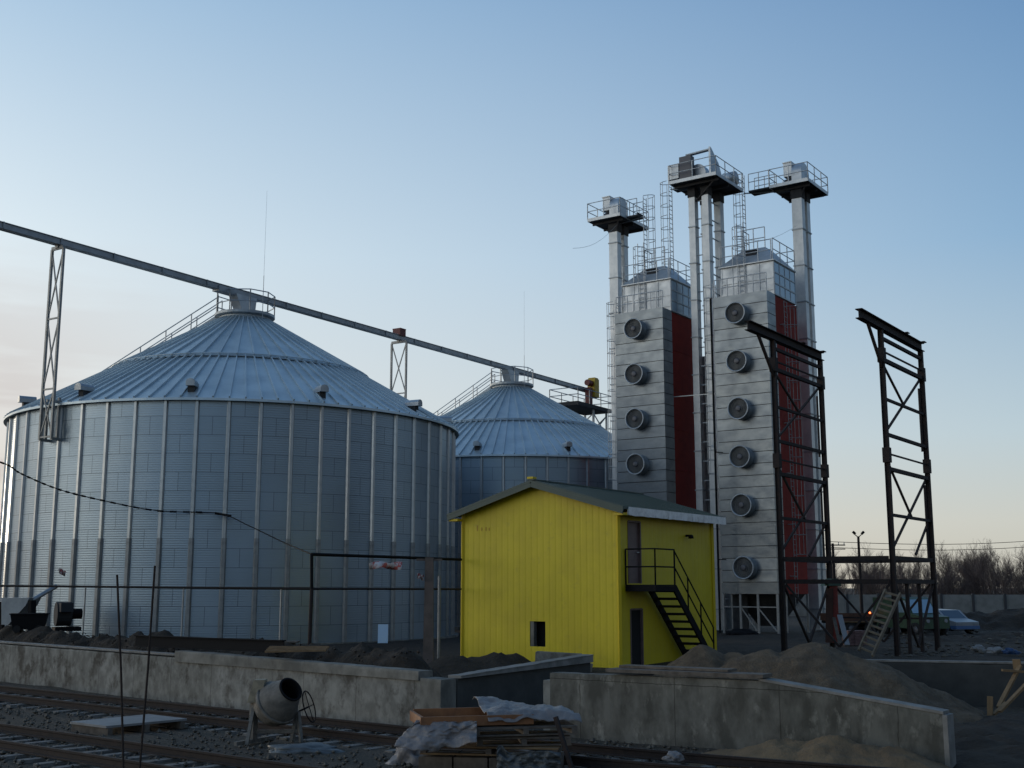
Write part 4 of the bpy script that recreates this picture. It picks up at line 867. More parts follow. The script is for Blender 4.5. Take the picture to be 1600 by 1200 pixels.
# ------------------------------------------------------------------ foreground objects
# rebar rods
for (px0, py0, px1, py1, Y, lab) in ((194, 1192, 183, 898, 21.6, 'shorter left one of two thin rusty rods standing upright in the gravel'), (218, 1197, 242, 884, 21.4, 'taller right one of two thin rusty rods, tilted to the right')):
    p0 = at(px0, py0, Y); p0.z -= .2; p1 = at(px1, py1, Y); b = MB(); m_ = (p1 - p0) * .5 + Vector((.015, 0, 0)); b.tube((0, 0, 0), m_, .022, 6); b.tube(m_, p1 - p0, .022, 6)
    z = .1
    tag(b.build('rebar_rod', M['railsteel'], loc=p0), lab, 'rod', 'rusty rods stuck in the ground')
# board sheet on pallet
t = empty('sheet_pallet', on(200, 1132, .1), radians(4), 'flat grey board sheet lying on a pallet between the two tracks', 'pallet')
c0 = t.location.copy()
cs = [on(109, 1131, .2) , on(166, 1138, .2), on(292, 1126, .2), on(232, 1119, .2)]
rm_ = Matrix.Rotation(-radians(4), 4, 'Z')
b = MB(); b.prism([rm_ @ (p - c0) for p in cs], (0, 0, .05)); b.build('board_sheet', M['board'], t)
b = MB()
for f in (.05, .5, .95):
    p = cs[0].lerp(cs[3], f) - c0; q = cs[1].lerp(cs[2], f) - c0; b.bar(rm_ @ (p - Vector((0, 0, .09))), rm_ @ (q - Vector((0, 0, .09))), .12, .17)
b.build('pallet_bearer', M['timber_g'], t)
# concrete mixer
t = empty('concrete_mixer', on(430, 1160, .02), 0, 'cement spattered grey concrete mixer with tilted drum beside the track', 'concrete mixer'); o = t.location.copy(); Ym = o.y
P = lambda x, y, dy=0: at(x, y, Ym + dy) - o
dc = P(433, 1098); ax = Vector((.58, -.50, .52)).normalized()
mx = Matrix.Translation(dc) @ ax.to_track_quat('Z', 'Y').to_matrix().to_4x4()
b = MB(); b.lathe([(0, -.46), (.22, -.45), (.40, -.30), (.47, -.08), (.47, .08), (.27, .50), (.25, .53)], 32, mx=mx); b.lathe([(.235, .53), (.25, .4), (.44, .05), (.4, -.25), (0, -.4)], 32, m=1, mx=mx); b.lathe([(.48, -.06), (.505, -.06), (.505, .04), (.48, .04)], 32, mx=mx)
dm = b.build('drum', [M['mixer'], M['dark_in']], t)
b = MB(); b.lathe([(.235, .52), (.275, .52), (.28, .55), (.24, .56), (.235, .52)], 28, mx=mx); b.build('drum_rim', M['blacksteel'], dm)
b = MB(); pa = P(397, 1102); b.bar(Vector((pa.x, pa.y, 0)), pa + k * .05, .13, .13); b.bar(Vector((pa.x - .02, pa.y - .5, -.0)), pa, .07); b.bar(Vector((pa.x - .25, pa.y - .55, .04)), Vector((pa.x + .25, pa.y + .35, .04)), .08); b.build('post', M['mixer'], t)
b = MB(); pb = P(466, 1112, .1); b.bar(Vector((pb.x - .12, pb.y, 0)), pb, .08, .08); b.bar(Vector((pb.x + .1, pb.y - .1, 0)), pb, .07); b.bar(pa + k * -.55, pb + k * -.4, .07); b.build('stand', M['mixer'], t)
b = MB(); pc_ = P(402, 1078); b.frustum((pc_.x - .17, pc_.x + .15, pc_.y - .2, pc_.y + .2, pc_.z - .25), (pc_.x - .05, pc_.x + .18, pc_.y - .17, pc_.y + .17, pc_.z + .22)); b.bar(pa, pc_ + k * -.2, .12); b.build('motor_cover', M['mixer_y'], t)
b = MB(); wc = P(483, 1104, .15); wx = Matrix.Translation(wc) @ Matrix.Rotation(radians(72), 4, 'Y') @ Matrix.Rotation(radians(8), 4, 'X')
n = 28; ring = [wx @ Vector((.34 * cos(2 * pi * i / n), .34 * sin(2 * pi * i / n), 0)) for i in range(n + 1)]; b.path(ring, .014, 6)
for i in range(4): b.tube(wx @ Vector((0, 0, 0)), ring[i * 7], .01, 5)
b.tube(wc, pb, .02, 6); b.build('tilt_wheel', M['blacksteel'], t)
# debris below the mixer
def cloth(name, m, pts_fn, nu, nv, th, label, cat, loc):
    wr = lambda p: p + Vector((0, .5, 1)) * (.035 * (abs(noise.noise(p * 3.5 + loc)) - .2) + .018 * abs(noise.noise(p * 9 + loc)))
    b = MB(); vs = [wr(pts_fn(i / nu, j / nv)) for j in range(nv + 1) for i in range(nu + 1)]
    b.add(vs, [(j * (nu + 1) + i, j * (nu + 1) + i + 1, (j + 1) * (nu + 1) + i + 1, (j + 1) * (nu + 1) + i) for j in range(nv) for i in range(nu)], 0, True)
    ob = b.build(name, m, loc=loc); s_ = ob.modifiers.new('s', 'SOLIDIFY'); s_.thickness = th; s_.offset = 0
    return tag(ob, label, cat)
def lump(name, m, c, sx, sy, sz, label, cat, seed=0, amp=.35):
    bm = bmesh.new(); bmesh.ops.create_icosphere(bm, subdivisions=4, radius=1)
    for v in bm.verts:
        d = 1 + amp * noise.fractal(v.co * 1.3 + Vector((seed, 0, 0)), 1, 2, 4); v.co = Vector((v.co.x * sx * d, v.co.y * sy * d, max(-.05, v.co.z * sz * d)))
    me = bpy.data.meshes.new(name); bm.to_mesh(me); bm.free(); me.materials.append(m)
    for p in me.polygons: p.use_smooth = True
    ob = bpy.data.objects.new(name, me); COL.objects.link(ob); ob.location = c; return tag(ob, label, cat)
lump('cement_bag', M['cloth_b'], on(475, 1172, .03), .75, .35, .13, 'crumpled grey blue sheet lying under the concrete mixer', 'sheet', 3)
lump('plastic_bundle', M['cloth'], on(645, 1192, .0), .42, .35, .38, 'crumpled white plastic bundle left of the timber pile', 'bundle', 5, .55)
# timber pile
Yp = 22.4
def pallet(px, py, w_, d_, h_, rz, lab, mm, z=None):
    c = at(px, py, Yp); t = empty('wooden_pallet', c, rz, lab, 'pallet', 'pallets and boards in the timber pile')
    for i in range(5):
        y = -d_ / 2 + d_ * (i + .5) / 5; b = MB(); b.box(-w_ / 2, w_ / 2, y - d_ * .08, y + d_ * .08, h_ - .03 + random.uniform(-.004, .004), h_); b.build('deck_board', mm, t)
    for x in (-w_ / 2 + .06, 0, w_ / 2 - .06): b = MB(); b.box(x - .05, x + .05, -d_ / 2, d_ / 2, .025, h_ - .035); b.build('bearer', M['timber_g'], t)
    for y in (-d_ / 2 + .06, d_ / 2 - .06): b = MB(); b.box(-w_ / 2 + .001, w_ / 2 - .001, y - .055, y + .055, 0, .024); b.build('bottom_board', mm, t)
    return t
zt0 = at(760, 1200, Yp).z
# base stack of blocks
t = empty('block_stack', at(768, 1215, Yp), radians(-8), 'stack of grey blocks under the timber pile, partly wrapped', 'block stack'); hb_ = at(768, 1178, Yp).z - t.location.z
for i in range(4):
    for j in range(2):
        b = MB(); x = -1.25 + i * .64; b.box(x, x + .61, -.5 + j * .01, .5, -.3 + j * (hb_ + .3) / 2 + .004, -.3 + (j + 1) * (hb_ + .3) / 2 - .006); b.build('block', M['timber_g'], t)
pallet(770, 1175, 2.5, 1.0, .15, radians(-8), 'lowest pallet of pale planks in the timber pile', M['timber'])
pallet(815, 1160, 1.7, 1.0, .15, radians(5), 'grey pallet in the middle of the timber pile', M['timber_g'])
pallet(812, 1144, 1.9, 1.1, .15, radians(12), 'top grey pallet under the white sheeting', M['timber_g'])
# wooden tray (shuttering box) on top
t = empty('shutter_panel', at(738, 1128, Yp), radians(14), 'orange pine shuttering tray on top of the timber pile', 'tray'); 
b = MB(); b.box(-1.0, .95, -.55, .55, .0, .03); b.build('tray_floor', M['timber_o'], t)
b = MB(); b.box(-1.0, .95, -.6, -.551, .0, .17); b.box(-1.0, .95, .551, .6, .0, .2); b.box(-1.06, -1.001, -.6, .6, .0, .17); b.box(.951, 1.0, -.6, .6, .0, .17); b.build('tray_edge', M['timber_o'], t)
pt = t.location.copy(); ca, sa = cos(radians(14)), sin(radians(14))
def topcloth(u, v):
    x = .15 + u * 1.75; y = -.66 + v * 1.35; z = .21 + .10 * sin(u * 3.3 + v) * v + .08 * fbm(u * 3, v * 3, 1.2) + (.10 * math.exp(-((u - .05) ** 2 + (v - .8) ** 2) * 20)); z += -.12 * max(0, .12 - v) / .12 - .05 * max(0, u - .9) / .1
    return Vector((x * ca - y * sa, x * sa + y * ca, z))
cloth('plastic_sheet', M['cloth'], topcloth, 60, 48, .006, 'white sheeting crumpled over the right half of the pine tray', 'sheet', pt)
ph = at(668, 1126, Yp - .75)
def hang(u, v):
    # from tray front edge out and down to the left
    p = at(655 + 90 * u - 40 * v * (1 - u) , 1124 + 3 * u + (20 + 26 * v * (.55 + .45 * sin(u * 2.6 + .4))) * v * (1.15 - .25 * u), Yp - .72 - .35 * v + .1 * sin(u * 8 + v * 3) * v) - ph
    return p + Vector((0, .1 * fbm(u * 2, v * 2, 2), .06 * fbm(u * 3, v * 2, 1.5)))
cloth('hanging_sheet', M['cloth'], hang, 52, 36, .006, 'grey white sheet hanging off the front left of the pine tray', 'sheet', ph)
pw = at(830, 1196, Yp - .8)
def wrap(u, v): return at(776 + 100 * u, 1176 + 34 * v - 10 * math.exp(-((u - .06) / .07) ** 2) * (1 - v), Yp - .78 + .12 * fbm(u * 4, v * 3, 1.6)) - pw
cloth('wrap_sheet', M['cloth_b'], wrap, 52, 30, .006, 'grey blue plastic sheet covering the front of the block stack', 'sheet', pw)
b = MB(); p0 = at(868, 1120, Yp - .6); p1 = at(893, 1200, Yp - .75); b.bar((0, 0, 0), p1 - p0, .07, .07); tag(b.build('leaning_stake', M['darksteel'], loc=p0), 'dark stake slanting down the right end of the timber pile', 'stake')
# trestle at right edge
t = empty('timber_trestle', on(1552, 1120, .0), 0, 'pale timber strut frame propped before the pit wall at the right edge', 'strut frame'); o = t.location.copy(); Y_ = o.y
P = lambda x, y, dy=0: at(x, y, Y_ + dy) - o
for nm, p, q, w_ in (('strut', P(1560, 1105, .3), P(1594, 1040, .8), .12), ('strut', P(1562, 1112, -.2), P(1608, 1064, .1), .12), ('rail_board', P(1566, 1047, .7), P(1640, 1053, .7), .13), ('stake', P(1547, 1122), P(1547, 1088), .14), ('upright', P(1590, 1046, .85), P(1588, 1030, .85), .2), ('foot_board', P(1552, 1117), P(1572, 1098, .2), .1), ('upright', P(1606, 1030, .9), P(1606, 1120, .9), .14)):
    b = MB(); b.bar(p, q, w_, .06); b.build(nm, M['timber'], t)
# pale fallen litter
for (px, py, sx, lab, mm) in ((1050, 1182, .22, 'crumpled pale scrap beside the track under the sloping wall', 'cloth'), (1270, 880 + 126, .3, 'pale rubble lump on top of the large sandy heap', 'conc')):
    pass
lump('paper_scrap', M['cloth'], on(1052, 1184, .2), .16, .12, .1, 'crumpled pale scrap on the track below the sloping wall', 'litter', 8, .5)
for i, (px, py) in enumerate(((1555, 1018), (1580, 1020), (1528, 1014))):
    lump('rubble_lump', M['board'] if i != 1 else M['bluewrap'], on(px, py, .95), .28, .2, .14, ('pale rubble lump on the yard near the right edge', 'bluish plastic lump among rubble at the right edge', 'small pale lump leftmost among rubble near the right edge')[i], 'rubble', i + 20, .5)
b = MB()
for i in range(420):
    px = random.uniform(1380, 1640); py = random.uniform(962, 1026); c = on(px, py, .86 if py > 985 else .8); r = random.uniform(.04, .16)
    q = [c + Vector((random.uniform(.6, 1.4) * r * v[0], random.uniform(.6, 1.4) * r * v[1], random.uniform(.3, .8) * r * v[2])) for v in ((1, 0, 0), (-1, 0, 0), (0, 1, 0), (0, -1, 0), (0, 0, 1), (0, 0, -1))]
    b.add(q, [(0, 2, 4), (2, 1, 4), (1, 3, 4), (3, 0, 4), (2, 0, 5), (1, 2, 5), (3, 1, 5), (0, 3, 5)])
tag(b.build('yard_rubble', M['stone']), 'scattered rubble over the yard at right', 'rubble', kind='stuff')
# clods behind walls / on banks
b = MB()
for i in range(800):
    if True:
        p = LW_A + LWd * random.uniform(-6, L_len - 2.6) + nrm * random.uniform(.9, 2.8); c = Vector((p.x, p.y, 1.66 - abs((p - LW_A).dot(nrm) - 1.85) * .5 + random.uniform(-.05, .05)))
    else:
        p = on(random.uniform(720, 830), random.uniform(1018, 1034), 1.35); c = p
    r = random.uniform(.015, .06)
    q = [c + Vector((random.uniform(.6, 1.4) * r * v[0], random.uniform(.6, 1.4) * r * v[1], random.uniform(.4, 1) * r * v[2])) for v in ((1, 0, 0), (-1, 0, 0), (0, 1, 0), (0, -1, 0), (0, 0, 1), (0, 0, -1))]
    b.add(q, [(0, 2, 4), (2, 1, 4), (1, 3, 4), (3, 0, 4), (2, 0, 5), (1, 2, 5), (3, 1, 5), (0, 3, 5)])
tag(b.build('earth_clods', M['earth']), 'earth clods on the bank behind the pale wall', 'clods', kind='stuff')
# ------------------------------------------------------------------ yard objects at the frames
b = MB(); p = at(1306, 1004, 50.0); 
t = empty('red_duct', p, radians(20), 'upright red steel duct section leaning near the steel frames', 'duct')
b.bar((0, 0, 0), (0, 0, 2.3), .32, .5); b.build('duct_body', M['redpaint'], t)
b = MB(); b.bar((-.36, -.05, 0), (-.22, -.05, 2.2), .3, .4); b.build('side_panel', mat('rust brown sheet', (.06, .028, .02), rough=.8), t)
b = MB(); b.frustum((-.45, .2, -.3, .3, 2.31), (-.2, .1, -.2, .2, 2.6)); b.build('duct_cap', M['truckgreen'], t)
for (x0, y0, x1, y1, w_, mm, lab) in ((1324, 1008, 1312, 961, .2, 'white', 'narrow white board leaning beside the red duct'), (1312, 1006, 1303, 965, .12, 'timber_g', 'narrow grey plank leaning between red duct and white board')):
    p0 = at(x0, y0, 47.6); p1 = at(x1, y1, 48.6); b = MB(); b.bar((0, 0, 0), p1 - p0, w_, .05, up=(0, 1, 0)); tag(b.build('leaning_plank', M[mm], loc=p0), lab, 'board')
t = empty('brick_stack', at(1336, 1008, 52), radians(15), 'small pinkish brick stack beside the wooden ladder foot', 'bricks')
b = MB()
for j in range(5):
    for i in range(3): b.box(-.45 + i * .305, -.16 + i * .305, -.25, .25, j * .125, j * .125 + .115)
b.build('brick_layer', M['pinkbrick'], t)
for px, py, mm, lab, s_ in ((1197, 1003, 'bluewrap', 'blue tarpaulin heap under the right dryer base', .8), (1160, 990, 'blacksteel', 'dark machine parts heap under the right dryer', .7)):
    lump('tarp_heap', M[mm], at(px, py + 4, 64.5), s_ * 1.3, s_ * .7, s_ * .5, lab, 'heap', px, .4)
# trailer and van
def wheel(parent, x, y, r=.36, w_=.22):
    b = MB(); b.lathe([(r * .55, -w_ / 2), (r, -w_ / 2), (r, w_ / 2), (r * .55, w_ / 2)], 20, mx=Matrix.Translation((x, y, r)) @ Matrix.Rotation(pi / 2, 4, 'X')); wv = b.build('wheel', M['rubber'], parent)
    b = MB(); b.lathe([(0, -w_ / 2 + .03), (r * .56, -w_ / 2 + .02), (r * .56, w_ / 2 - .02), (0, w_ / 2 - .03)], 16, mx=Matrix.Translation((x, y, r)) @ Matrix.Rotation(pi / 2, 4, 'X')); b.build('rim', M['hub'], wv)
c = at(1338, 990, 66); c.z = .72
t = empty('flatbed_trailer', c, radians(6), 'dark low flatbed trailer with a lit red tail lamp behind the wooden ladder', 'trailer')
b = MB(); b.box(-1.6, 1.5, -.9, .9, .62, .75); b.bar((-1.6, 0, .5), (2.2, 0, .5), .12, .16); b.build('bed', M['blacksteel'], t)
b = MB(); b.box(-1.6, 1.5, -.95, -.91, .76, 1.15); b.box(-1.6, 1.5, .91, .95, .76, 1.15); b.box(-1.65, -1.61, -.95, .95, .76, 1.15); b.build('side_board', mat('rusty side board', (.10, .045, .025), (.06, .03, .02), .8, 0, 4), t)
b = MB(); b.box(-1.62, 1.52, -.97, -.905, .70, .745); b.build('bed_edge', M['timber'], t)
for x in (-.6, .5): wheel(t, x, -.8); wheel(t, x, .8)
b = MB(); b.tube((.42, -.96, 1.2), (.42, -1.0, 1.2), .05, 12); b.bar((.42, -.93, .8), (.42, -.93, 1.25), .05, m=1); b.build('tail_lamp', [M['taillight'], M['blacksteel']], t)
c = at(1424, 985, 64); c.z = .72
t = empty('green_van', c, radians(-66), 'dull green off road van with pale blue windscreen behind the right steel frame', 'van')
b = MB(); prof = [(-1.9, .45), (1.9, .45), (1.9, 1.05), (1.0, 1.2), (.55, 1.95), (.3, 2.05), (-1.9, 2.02)]
b.prism([(x, -.85, z) for x, z in prof], (0, 1.7, 0)); b.build('body', M['truckgreen'], t)
b = MB(); b.add([(1.03, -.76, 1.23), (1.03, .76, 1.23), (.60, .72, 1.93), (.60, -.72, 1.93)], [(0, 1, 2, 3)]); ob = b.build('windscreen', M['wind'], t); ob.modifiers.new('s', 'SOLIDIFY').thickness = .01
b = MB(); b.add([(.95, -.857, 1.25), (.55, -.857, 1.88), (-.1, -.857, 1.88), (-.1, -.857, 1.25)], [(0, 1, 2, 3)]); ob = b.build('side_window', M['wind'], t); ob.modifiers.new('s', 'SOLIDIFY').thickness = .01
for x in (-1.2, 1.25): wheel(t, x, -.78, .38); wheel(t, x, .78, .38)
for y in (-.6, .6): b = MB(); b.tube((1.9, y, .85), (1.94, y, .85), .1, 12); b.build('headlight', M['lampglass'], t)
c = at(1472, 982, 68); c.z = .7
t = empty('parked_car', c, radians(-68), 'white and blue car facing the camera, parked by the spoil bank', 'car')
b = MB(); prof = [(-2, .3), (2, .3), (2.02, .7), (1.2, .86), (.6, 1.32), (-.9, 1.36), (-1.5, .92), (-2, .85)]; b.prism([(x, -.8, z) for x, z in prof], (0, 1.6, 0)); b.build('body', M['white'], t)
b = MB(); b.box(-2.03, 2.04, -.815, .815, .32, .5); b.build('bumper', M['carblue'], t)
b = MB(); b.add([(1.17, -.7, .885), (1.17, .7, .885), (.62, .64, 1.31), (.62, -.64, 1.31)], [(0, 1, 2, 3)]); ob = b.build('windscreen', mat('dark car glass', (.10, .13, .16), rough=.12, metal=.3), t); ob.modifiers.new('s', 'SOLIDIFY').thickness = .02
for x in (-1.25, 1.3): wheel(t, x, -.74, .3, .18); wheel(t, x, .74, .3, .18)
for y in (-.55, .55): b = MB(); b.box(2.0, 2.05, y - .16, y + .16, .56, .69); b.build('headlight', M['lampglass'], t)
# ------------------------------------------------------------------ far fence, poles, trees
t = empty('concrete_fence', (20, 122, .3), 0, 'long grey precast concrete panel fence before the far trees', 'fence')
FA = Vector((-30, 128, 0)) ; FBp = Vector((95, 114, 0)); fd = (FBp - FA).normalized(); L = (FBp - FA).length; np_ = int(L / 3.05)
for i in range(np_):
    p = FA + fd * 3.05 * i - t.location; p.z = 0
    if -1 < (FA + fd * 3.05 * i).x:
        b = MB(); b.bar(p + fd * .12 + k * 1.12, p + fd * 2.93 + k * 1.12, .1, 2.24); b.bar(p + fd * .3 + k * 1.1 - Vector((0, .06, 0)), p + fd * 2.75 + k * 1.1 - Vector((0, .06, 0)), .04, 1.7); b.build('panel', M['fenceconc'], t)
        b = MB(); b.box(p.x - .11, p.x + .11, p.y - .13, p.y + .13, -.3, 2.34); b.build('post', mat('dark fence post', (.06, .062, .065), rough=.9) if i == 0 or 'fp' not in M else M['fp'], t)
        if 'fp' not in M: M['fp'] = bpy.data.materials['dark fence post']
def pole(px, ytop, Y, label, kind):
    p = at(px, ytop, Y); zb = .3; t = empty('utility_pole' if kind == 'T' else 'floodlight_pole', (p.x, Y, zb), 0, label, 'pole')
    h = p.z - zb; b = MB(); b.tube((0, 0, -.2), (0, 0, h), .16, 10, .11); b.build('pole_shaft', M['darksteel'], t)
    if kind == 'V':
        for sg in (-1, 1):
            b = MB(); b.bar((0, 0, h - .1), (sg * .34, 0, h + .2), .07); b.bar((sg * .28, -.1, h + .2), (sg * .5, -.1, h + .42), .2, .2); b.build('floodlight', M['blacksteel'], t)
    else:
        b = MB(); b.bar((-1.1, 0, h - .15), (1.1, 0, h - .15), .1, .1); b.bar((-1.1, 0, h - .5), (1.1, 0, h - .5), .08, .08); b.build('cross_arm', M['darksteel'], t)
        for x in (-1, -.5, .5, 1): b = MB(); b.tube((x, 0, h - .1), (x, 0, h + .1), .05, 8); b.build('insulator', M['galv_light'], t)
    return t
pole(1341, 838, 108, 'dark pole with twin floodlights spread like a V before the far trees', 'V')
pole(1301, 849, 106, 'dark pole with crossarm just right of the left steel frame', 'T')
pp = at(1710, 836, 112); t = pole(1710, 836, 112, 'distant crossarm pole beyond the right edge', 'T')
for z0, lab in ((844, 'upper one of the two thin power lines above the trees'), (853, 'lower one of the two thin power lines above the trees')):
    p0 = at(1290, z0 + 2, 106); p1 = at(1712, z0 - 7, 112); b = MB(); b.path([p0.lerp(p1, i / 16) - p0 - Vector((0, 0, .5 * sin(pi * i / 16))) for i in range(17)], .035, 4)
    tag(b.build('power_line', M['blacksteel'], loc=p0), lab, 'power line', 'power lines above the trees')
def make_tree(seed, hgt):
    rnd = random.Random(seed); tr = MB(); cr = MB()
    def grow(p, d, ln, r, lvl):
        n = 3; cur = p; dd_ = d
        for i in range(n):
            dd_ = (dd_ + Vector((rnd.uniform(-.16, .16), rnd.uniform(-.16, .16), .07))).normalized(); q = cur + dd_ * ln / n
            (tr if lvl < 2 else cr).tube(cur, q, r * (1 - i / n * .4), 5 if lvl < 2 else 3, r * (1 - (i + 1) / n * .4), caps=False)
            if lvl < 4:
                for kx in range(rnd.choice((1, 2)) if lvl < 1 else (2 if lvl < 3 else 2)):
                    if lvl == 0 and i == 0 and rnd.random() < .6: continue
                    a = rnd.uniform(0, 2 * pi); o_ = dd_.orthogonal().normalized(); o_ = Matrix.Rotation(a, 3, dd_) @ o_
                    grow(cur.lerp(q, rnd.uniform(.3, 1)), (dd_ * rnd.uniform(.8, 1.1) + o_ * rnd.uniform(.35, .75) + Vector((0, 0, .15))).normalized(), ln * rnd.uniform(.45, .62), max(r * .5, .009), lvl + 1)
            cur = q
    for s_ in range(rnd.choice((1, 2, 2, 3))): grow(Vector((rnd.uniform(-.4, .4), rnd.uniform(-.4, .4), -.3)), Vector((rnd.uniform(-.2, .2), rnd.uniform(-.2, .2), 1)).normalized(), hgt * rnd.uniform(.8, 1.0), hgt * .014, 0)
    return tr, cr
protos = []
idx = 0
treepos = []
for i in range(96):
    Y = random.choice((136, 142, 148, 156, 164)) + random.uniform(-3, 3); px = 1255 + 420 * ((i * .618034) % 1)
    treepos.append((px, Y))
for i, (px, Y) in enumerate(treepos):
    x = (px - 800) / 1877 * Y; sc = random.uniform(.42, .74) * (.9 if px < 1420 else 1.0) * Y / 150
    lab = 'bare leafless tree in the far belt of trees behind the concrete fence'; grp = 'bare trees behind the fence'
    if i < 7:
        t = empty('bare_tree', (x, Y, .25), random.uniform(0, 6.28), lab, 'tree', grp); tr, cr = make_tree(i + 11, 7.2)
        tr.build('trunk', M['bark'], t); cr.build('crown', M['bark'], t); protos.append(t); t.scale = (sc, sc, sc)
        if i == 6: index_kids()
    else:
        t = copy_tree(protos[i % 7]); t.location = (x, Y, .25); t.rotation_euler = (0, 0, random.uniform(0, 6.28)); t.scale = (sc, sc, sc * random.uniform(.9, 1.1)); tag(t, lab, 'tree', grp)
# undergrowth: far mass of twigs behind the fence
b = MB(); rnd = random.Random(3)
for i in range(9000):
    px = rnd.uniform(1230, 1690); Y = rnd.uniform(126, 134); x = (px - 800) / 1877 * Y
    h = rnd.uniform(1.0, 2.4) * (1 + .35 * fbm(px * .02, 2, 1.0)); p = Vector((x, Y, .1)); q = p + Vector((rnd.uniform(-.7, .7), rnd.uniform(-.5, .5), h)); b.tube(p, q, .03, 3, .012, caps=False)
    for j in range(2): m_ = p.lerp(q, rnd.uniform(.3, .9)); b.tube(m_, m_ + Vector((rnd.uniform(-.6, .6), rnd.uniform(-.4, .4), rnd.uniform(.2, .8))), .018, 3, .01, caps=False)
tag(b.build('undergrowth', M['scrub']), 'dense dark undergrowth along the foot of the far trees', 'undergrowth', kind='stuff')
# ------------------------------------------------------------------ light, sky, camera
SUN_AZ = radians(-44); GLOW_AZ = radians(-58); SUN_EL = radians(3.0)
wld = bpy.data.worlds.new('World'); S.world = wld; wld.use_nodes = True
N = wld.node_tree.nodes; L = wld.node_tree.links; bg = N['Background']
sky = N.new('ShaderNodeTexSky'); sky.sky_type = 'NISHITA'; sky.sun_disc = False; sky.sun_elevation = SUN_EL; sky.sun_rotation = SUN_AZ
sky.air_density = 1.0; sky.dust_density = .6; sky.ozone_density = 2.0; sky.altitude = 100
bg.inputs['Strength'].default_value = .12
tc = N.new('ShaderNodeTexCoord'); sx = N.new('ShaderNodeSeparateXYZ'); L.new(tc.outputs['Generated'], sx.inputs[0])
def wm(op, a, b_=None, c=None):
    n = N.new('ShaderNodeMath'); n.operation = op
    for i, v in enumerate((a, b_, c)):
        if v is None: continue
        if isinstance(v, (int, float)): n.inputs[i].default_value = v
        else: L.new(v, n.inputs[i])
    return n.outputs[0]
def wramp(src, stops):
    r = N.new('ShaderNodeValToRGB'); L.new(src, r.inputs[0]); e = r.color_ramp.elements
    while len(e) < len(stops): e.new(.5)
    for q, (p, c) in zip(e, stops): q.position = p; q.color = (*c, 1)
    return r.outputs[0]
def wmix(f, a, b_, bt='MIX'):
    x = N.new('ShaderNodeMix'); x.data_type = 'RGBA'; x.blend_type = bt
    for kx, v in ((0, f), (6, a), (7, b_)):
        if isinstance(v, (int, float)): x.inputs[kx].default_value = v
        elif isinstance(v, tuple): x.inputs[kx].default_value = (*v, 1)
        else: L.new(v, x.inputs[kx])
    return x.outputs[2]
zc = wm('MAXIMUM', sx.outputs[2], 0.0)
d_ = wm('ADD', wm('MULTIPLY', sx.outputs[0], sin(GLOW_AZ)), wm('MULTIPLY', sx.outputs[1], cos(GLOW_AZ)))
cs_ = wramp(zc, [(0, (.80, .69, .56)), (.05, (.85, .79, .69)), (.13, (.88, .87, .83)), (.27, (.84, .94, .98)), (.5, (.42, .64, .86)), (1, (.14, .27, .47))])
cn_ = wramp(zc, [(0, (.54, .53, .46)), (.05, (.585, .61, .57)), (.12, (.47, .61, .69)), (.27, (.205, .40, .63)), (.5, (.09, .22, .46)), (1, (.075, .145, .28))])
cb_ = wramp(zc, [(0, (.05, .056, .068)), (.07, (.10, .115, .14)), (.22, (.24, .27, .31)), (.5, (.13, .19, .28)), (1, (.075, .145, .28))])
grad = wmix(wm('MAXIMUM', d_, 0.0), wmix(wm('MAXIMUM', wm('MULTIPLY', d_, -1.0), 0.0), cn_, cb_), cs_)
gl = wm('MAXIMUM', wm('ADD', wm('MULTIPLY', sx.outputs[0], sin(radians(-92))), wm('MULTIPLY', sx.outputs[1], cos(radians(-92)))), 0.0)
glf = wm('MULTIPLY', wm('POWER', gl, 3.0), wramp(zc, [(0, (1, 1, 1)), (.15, (1, 1, 1)), (.6, (0, 0, 0))]))
grad = wmix(glf, grad, wmix(1.0, grad, (1.6, 1.4, 1.12), 'ADD'))
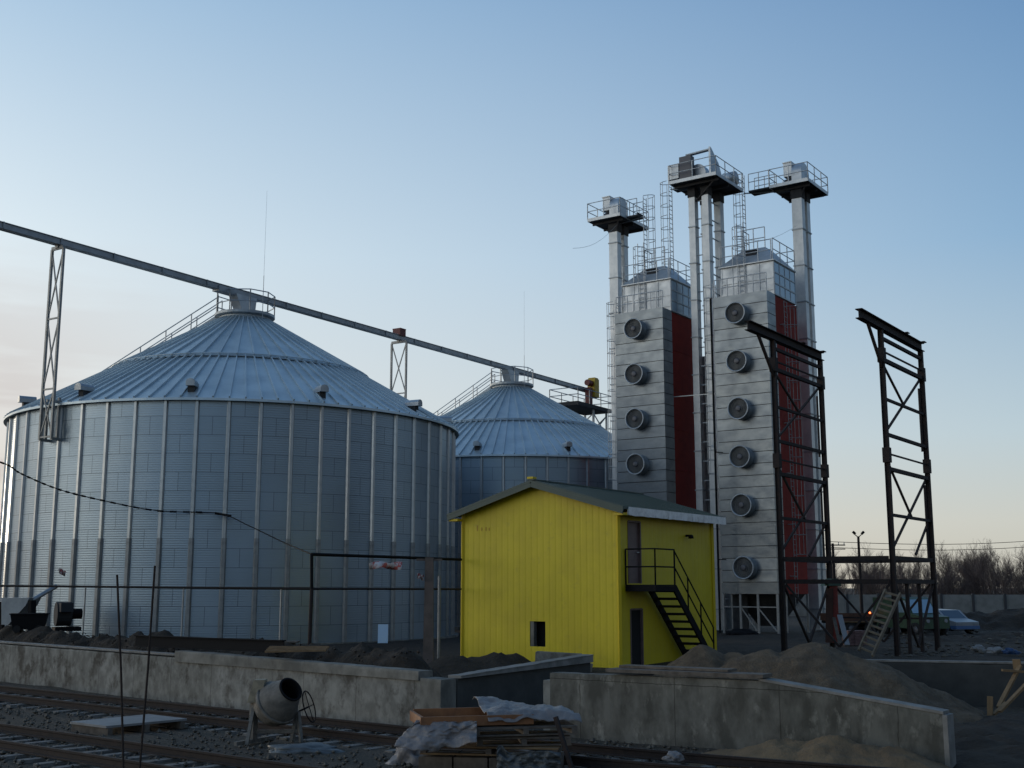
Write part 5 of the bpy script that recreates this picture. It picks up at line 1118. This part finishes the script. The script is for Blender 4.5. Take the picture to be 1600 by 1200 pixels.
# faint streaks of cloud low on the sunward side
mpg = N.new('ShaderNodeMapping'); mpg.inputs['Scale'].default_value = (2.2, 2.2, 16); L.new(tc.outputs['Generated'], mpg.inputs[0])
cn = N.new('ShaderNodeTexNoise'); cn.inputs['Scale'].default_value = 1.6; cn.inputs['Detail'].default_value = 6; L.new(mpg.outputs[0], cn.inputs[0])
cf = N.new('ShaderNodeMapRange'); cf.inputs[1].default_value = .38; cf.inputs[2].default_value = .56; L.new(cn.outputs[0], cf.inputs[0])
zm_ = wramp(zc, [(0, (1, 1, 1)), (.12, (1, 1, 1)), (.22, (.5, .5, .5)), (.3, (0, 0, 0))]); dm_ = N.new('ShaderNodeMapRange'); dm_.inputs[1].default_value = .70; dm_.inputs[2].default_value = .81; L.new(d_, dm_.inputs[0])
bank = wm('MULTIPLY', wramp(zc, [(0, (.8, .8, .8)), (.145, (.75, .75, .75)), (.185, (0, 0, 0)), (1, (0, 0, 0))]), wm('ADD', wm('MULTIPLY', cn.outputs[0], .9), .25))
cfac = wm('MULTIPLY', wm('MAXIMUM', wm('MULTIPLY', cf.outputs[0], zm_), bank), wm('MULTIPLY', dm_.outputs[0], .75))
grad = wmix(cfac, grad, (.60, .55, .54))
gs = N.new('ShaderNodeVectorMath'); gs.operation = 'SCALE'; L.new(grad, gs.inputs[0]); gs.inputs['Scale'].default_value = 1 / .12
L.new(wmix(.92, sky.outputs[0], gs.outputs[0]), bg.inputs['Color'])
sl = bpy.data.lights.new('sun', 'SUN'); sl.energy = .55; sl.angle = radians(4); sl.color = (1, .85, .66)
so = bpy.data.objects.new('sun', sl); COL.objects.link(so)
sd = Vector((sin(SUN_AZ) * cos(SUN_EL), cos(SUN_AZ) * cos(SUN_EL), sin(SUN_EL))); so.rotation_euler = (-sd).to_track_quat('-Z', 'Y').to_euler(); so.location = sd * 200 
cam = bpy.data.cameras.new('camera'); co = bpy.data.objects.new('camera', cam); COL.objects.link(co); S.camera = co
cam.sensor_width = 36; cam.lens = F / 1600 * 36; cam.clip_end = 9000; cam.clip_start = .1
co.location = (0, 0, H); co.rotation_euler = (pi / 2 + TH, 0, 0)
S.view_settings.view_transform = 'Standard'; S.view_settings.look = 'None'; S.view_settings.exposure = 0; S.view_settings.gamma = 1
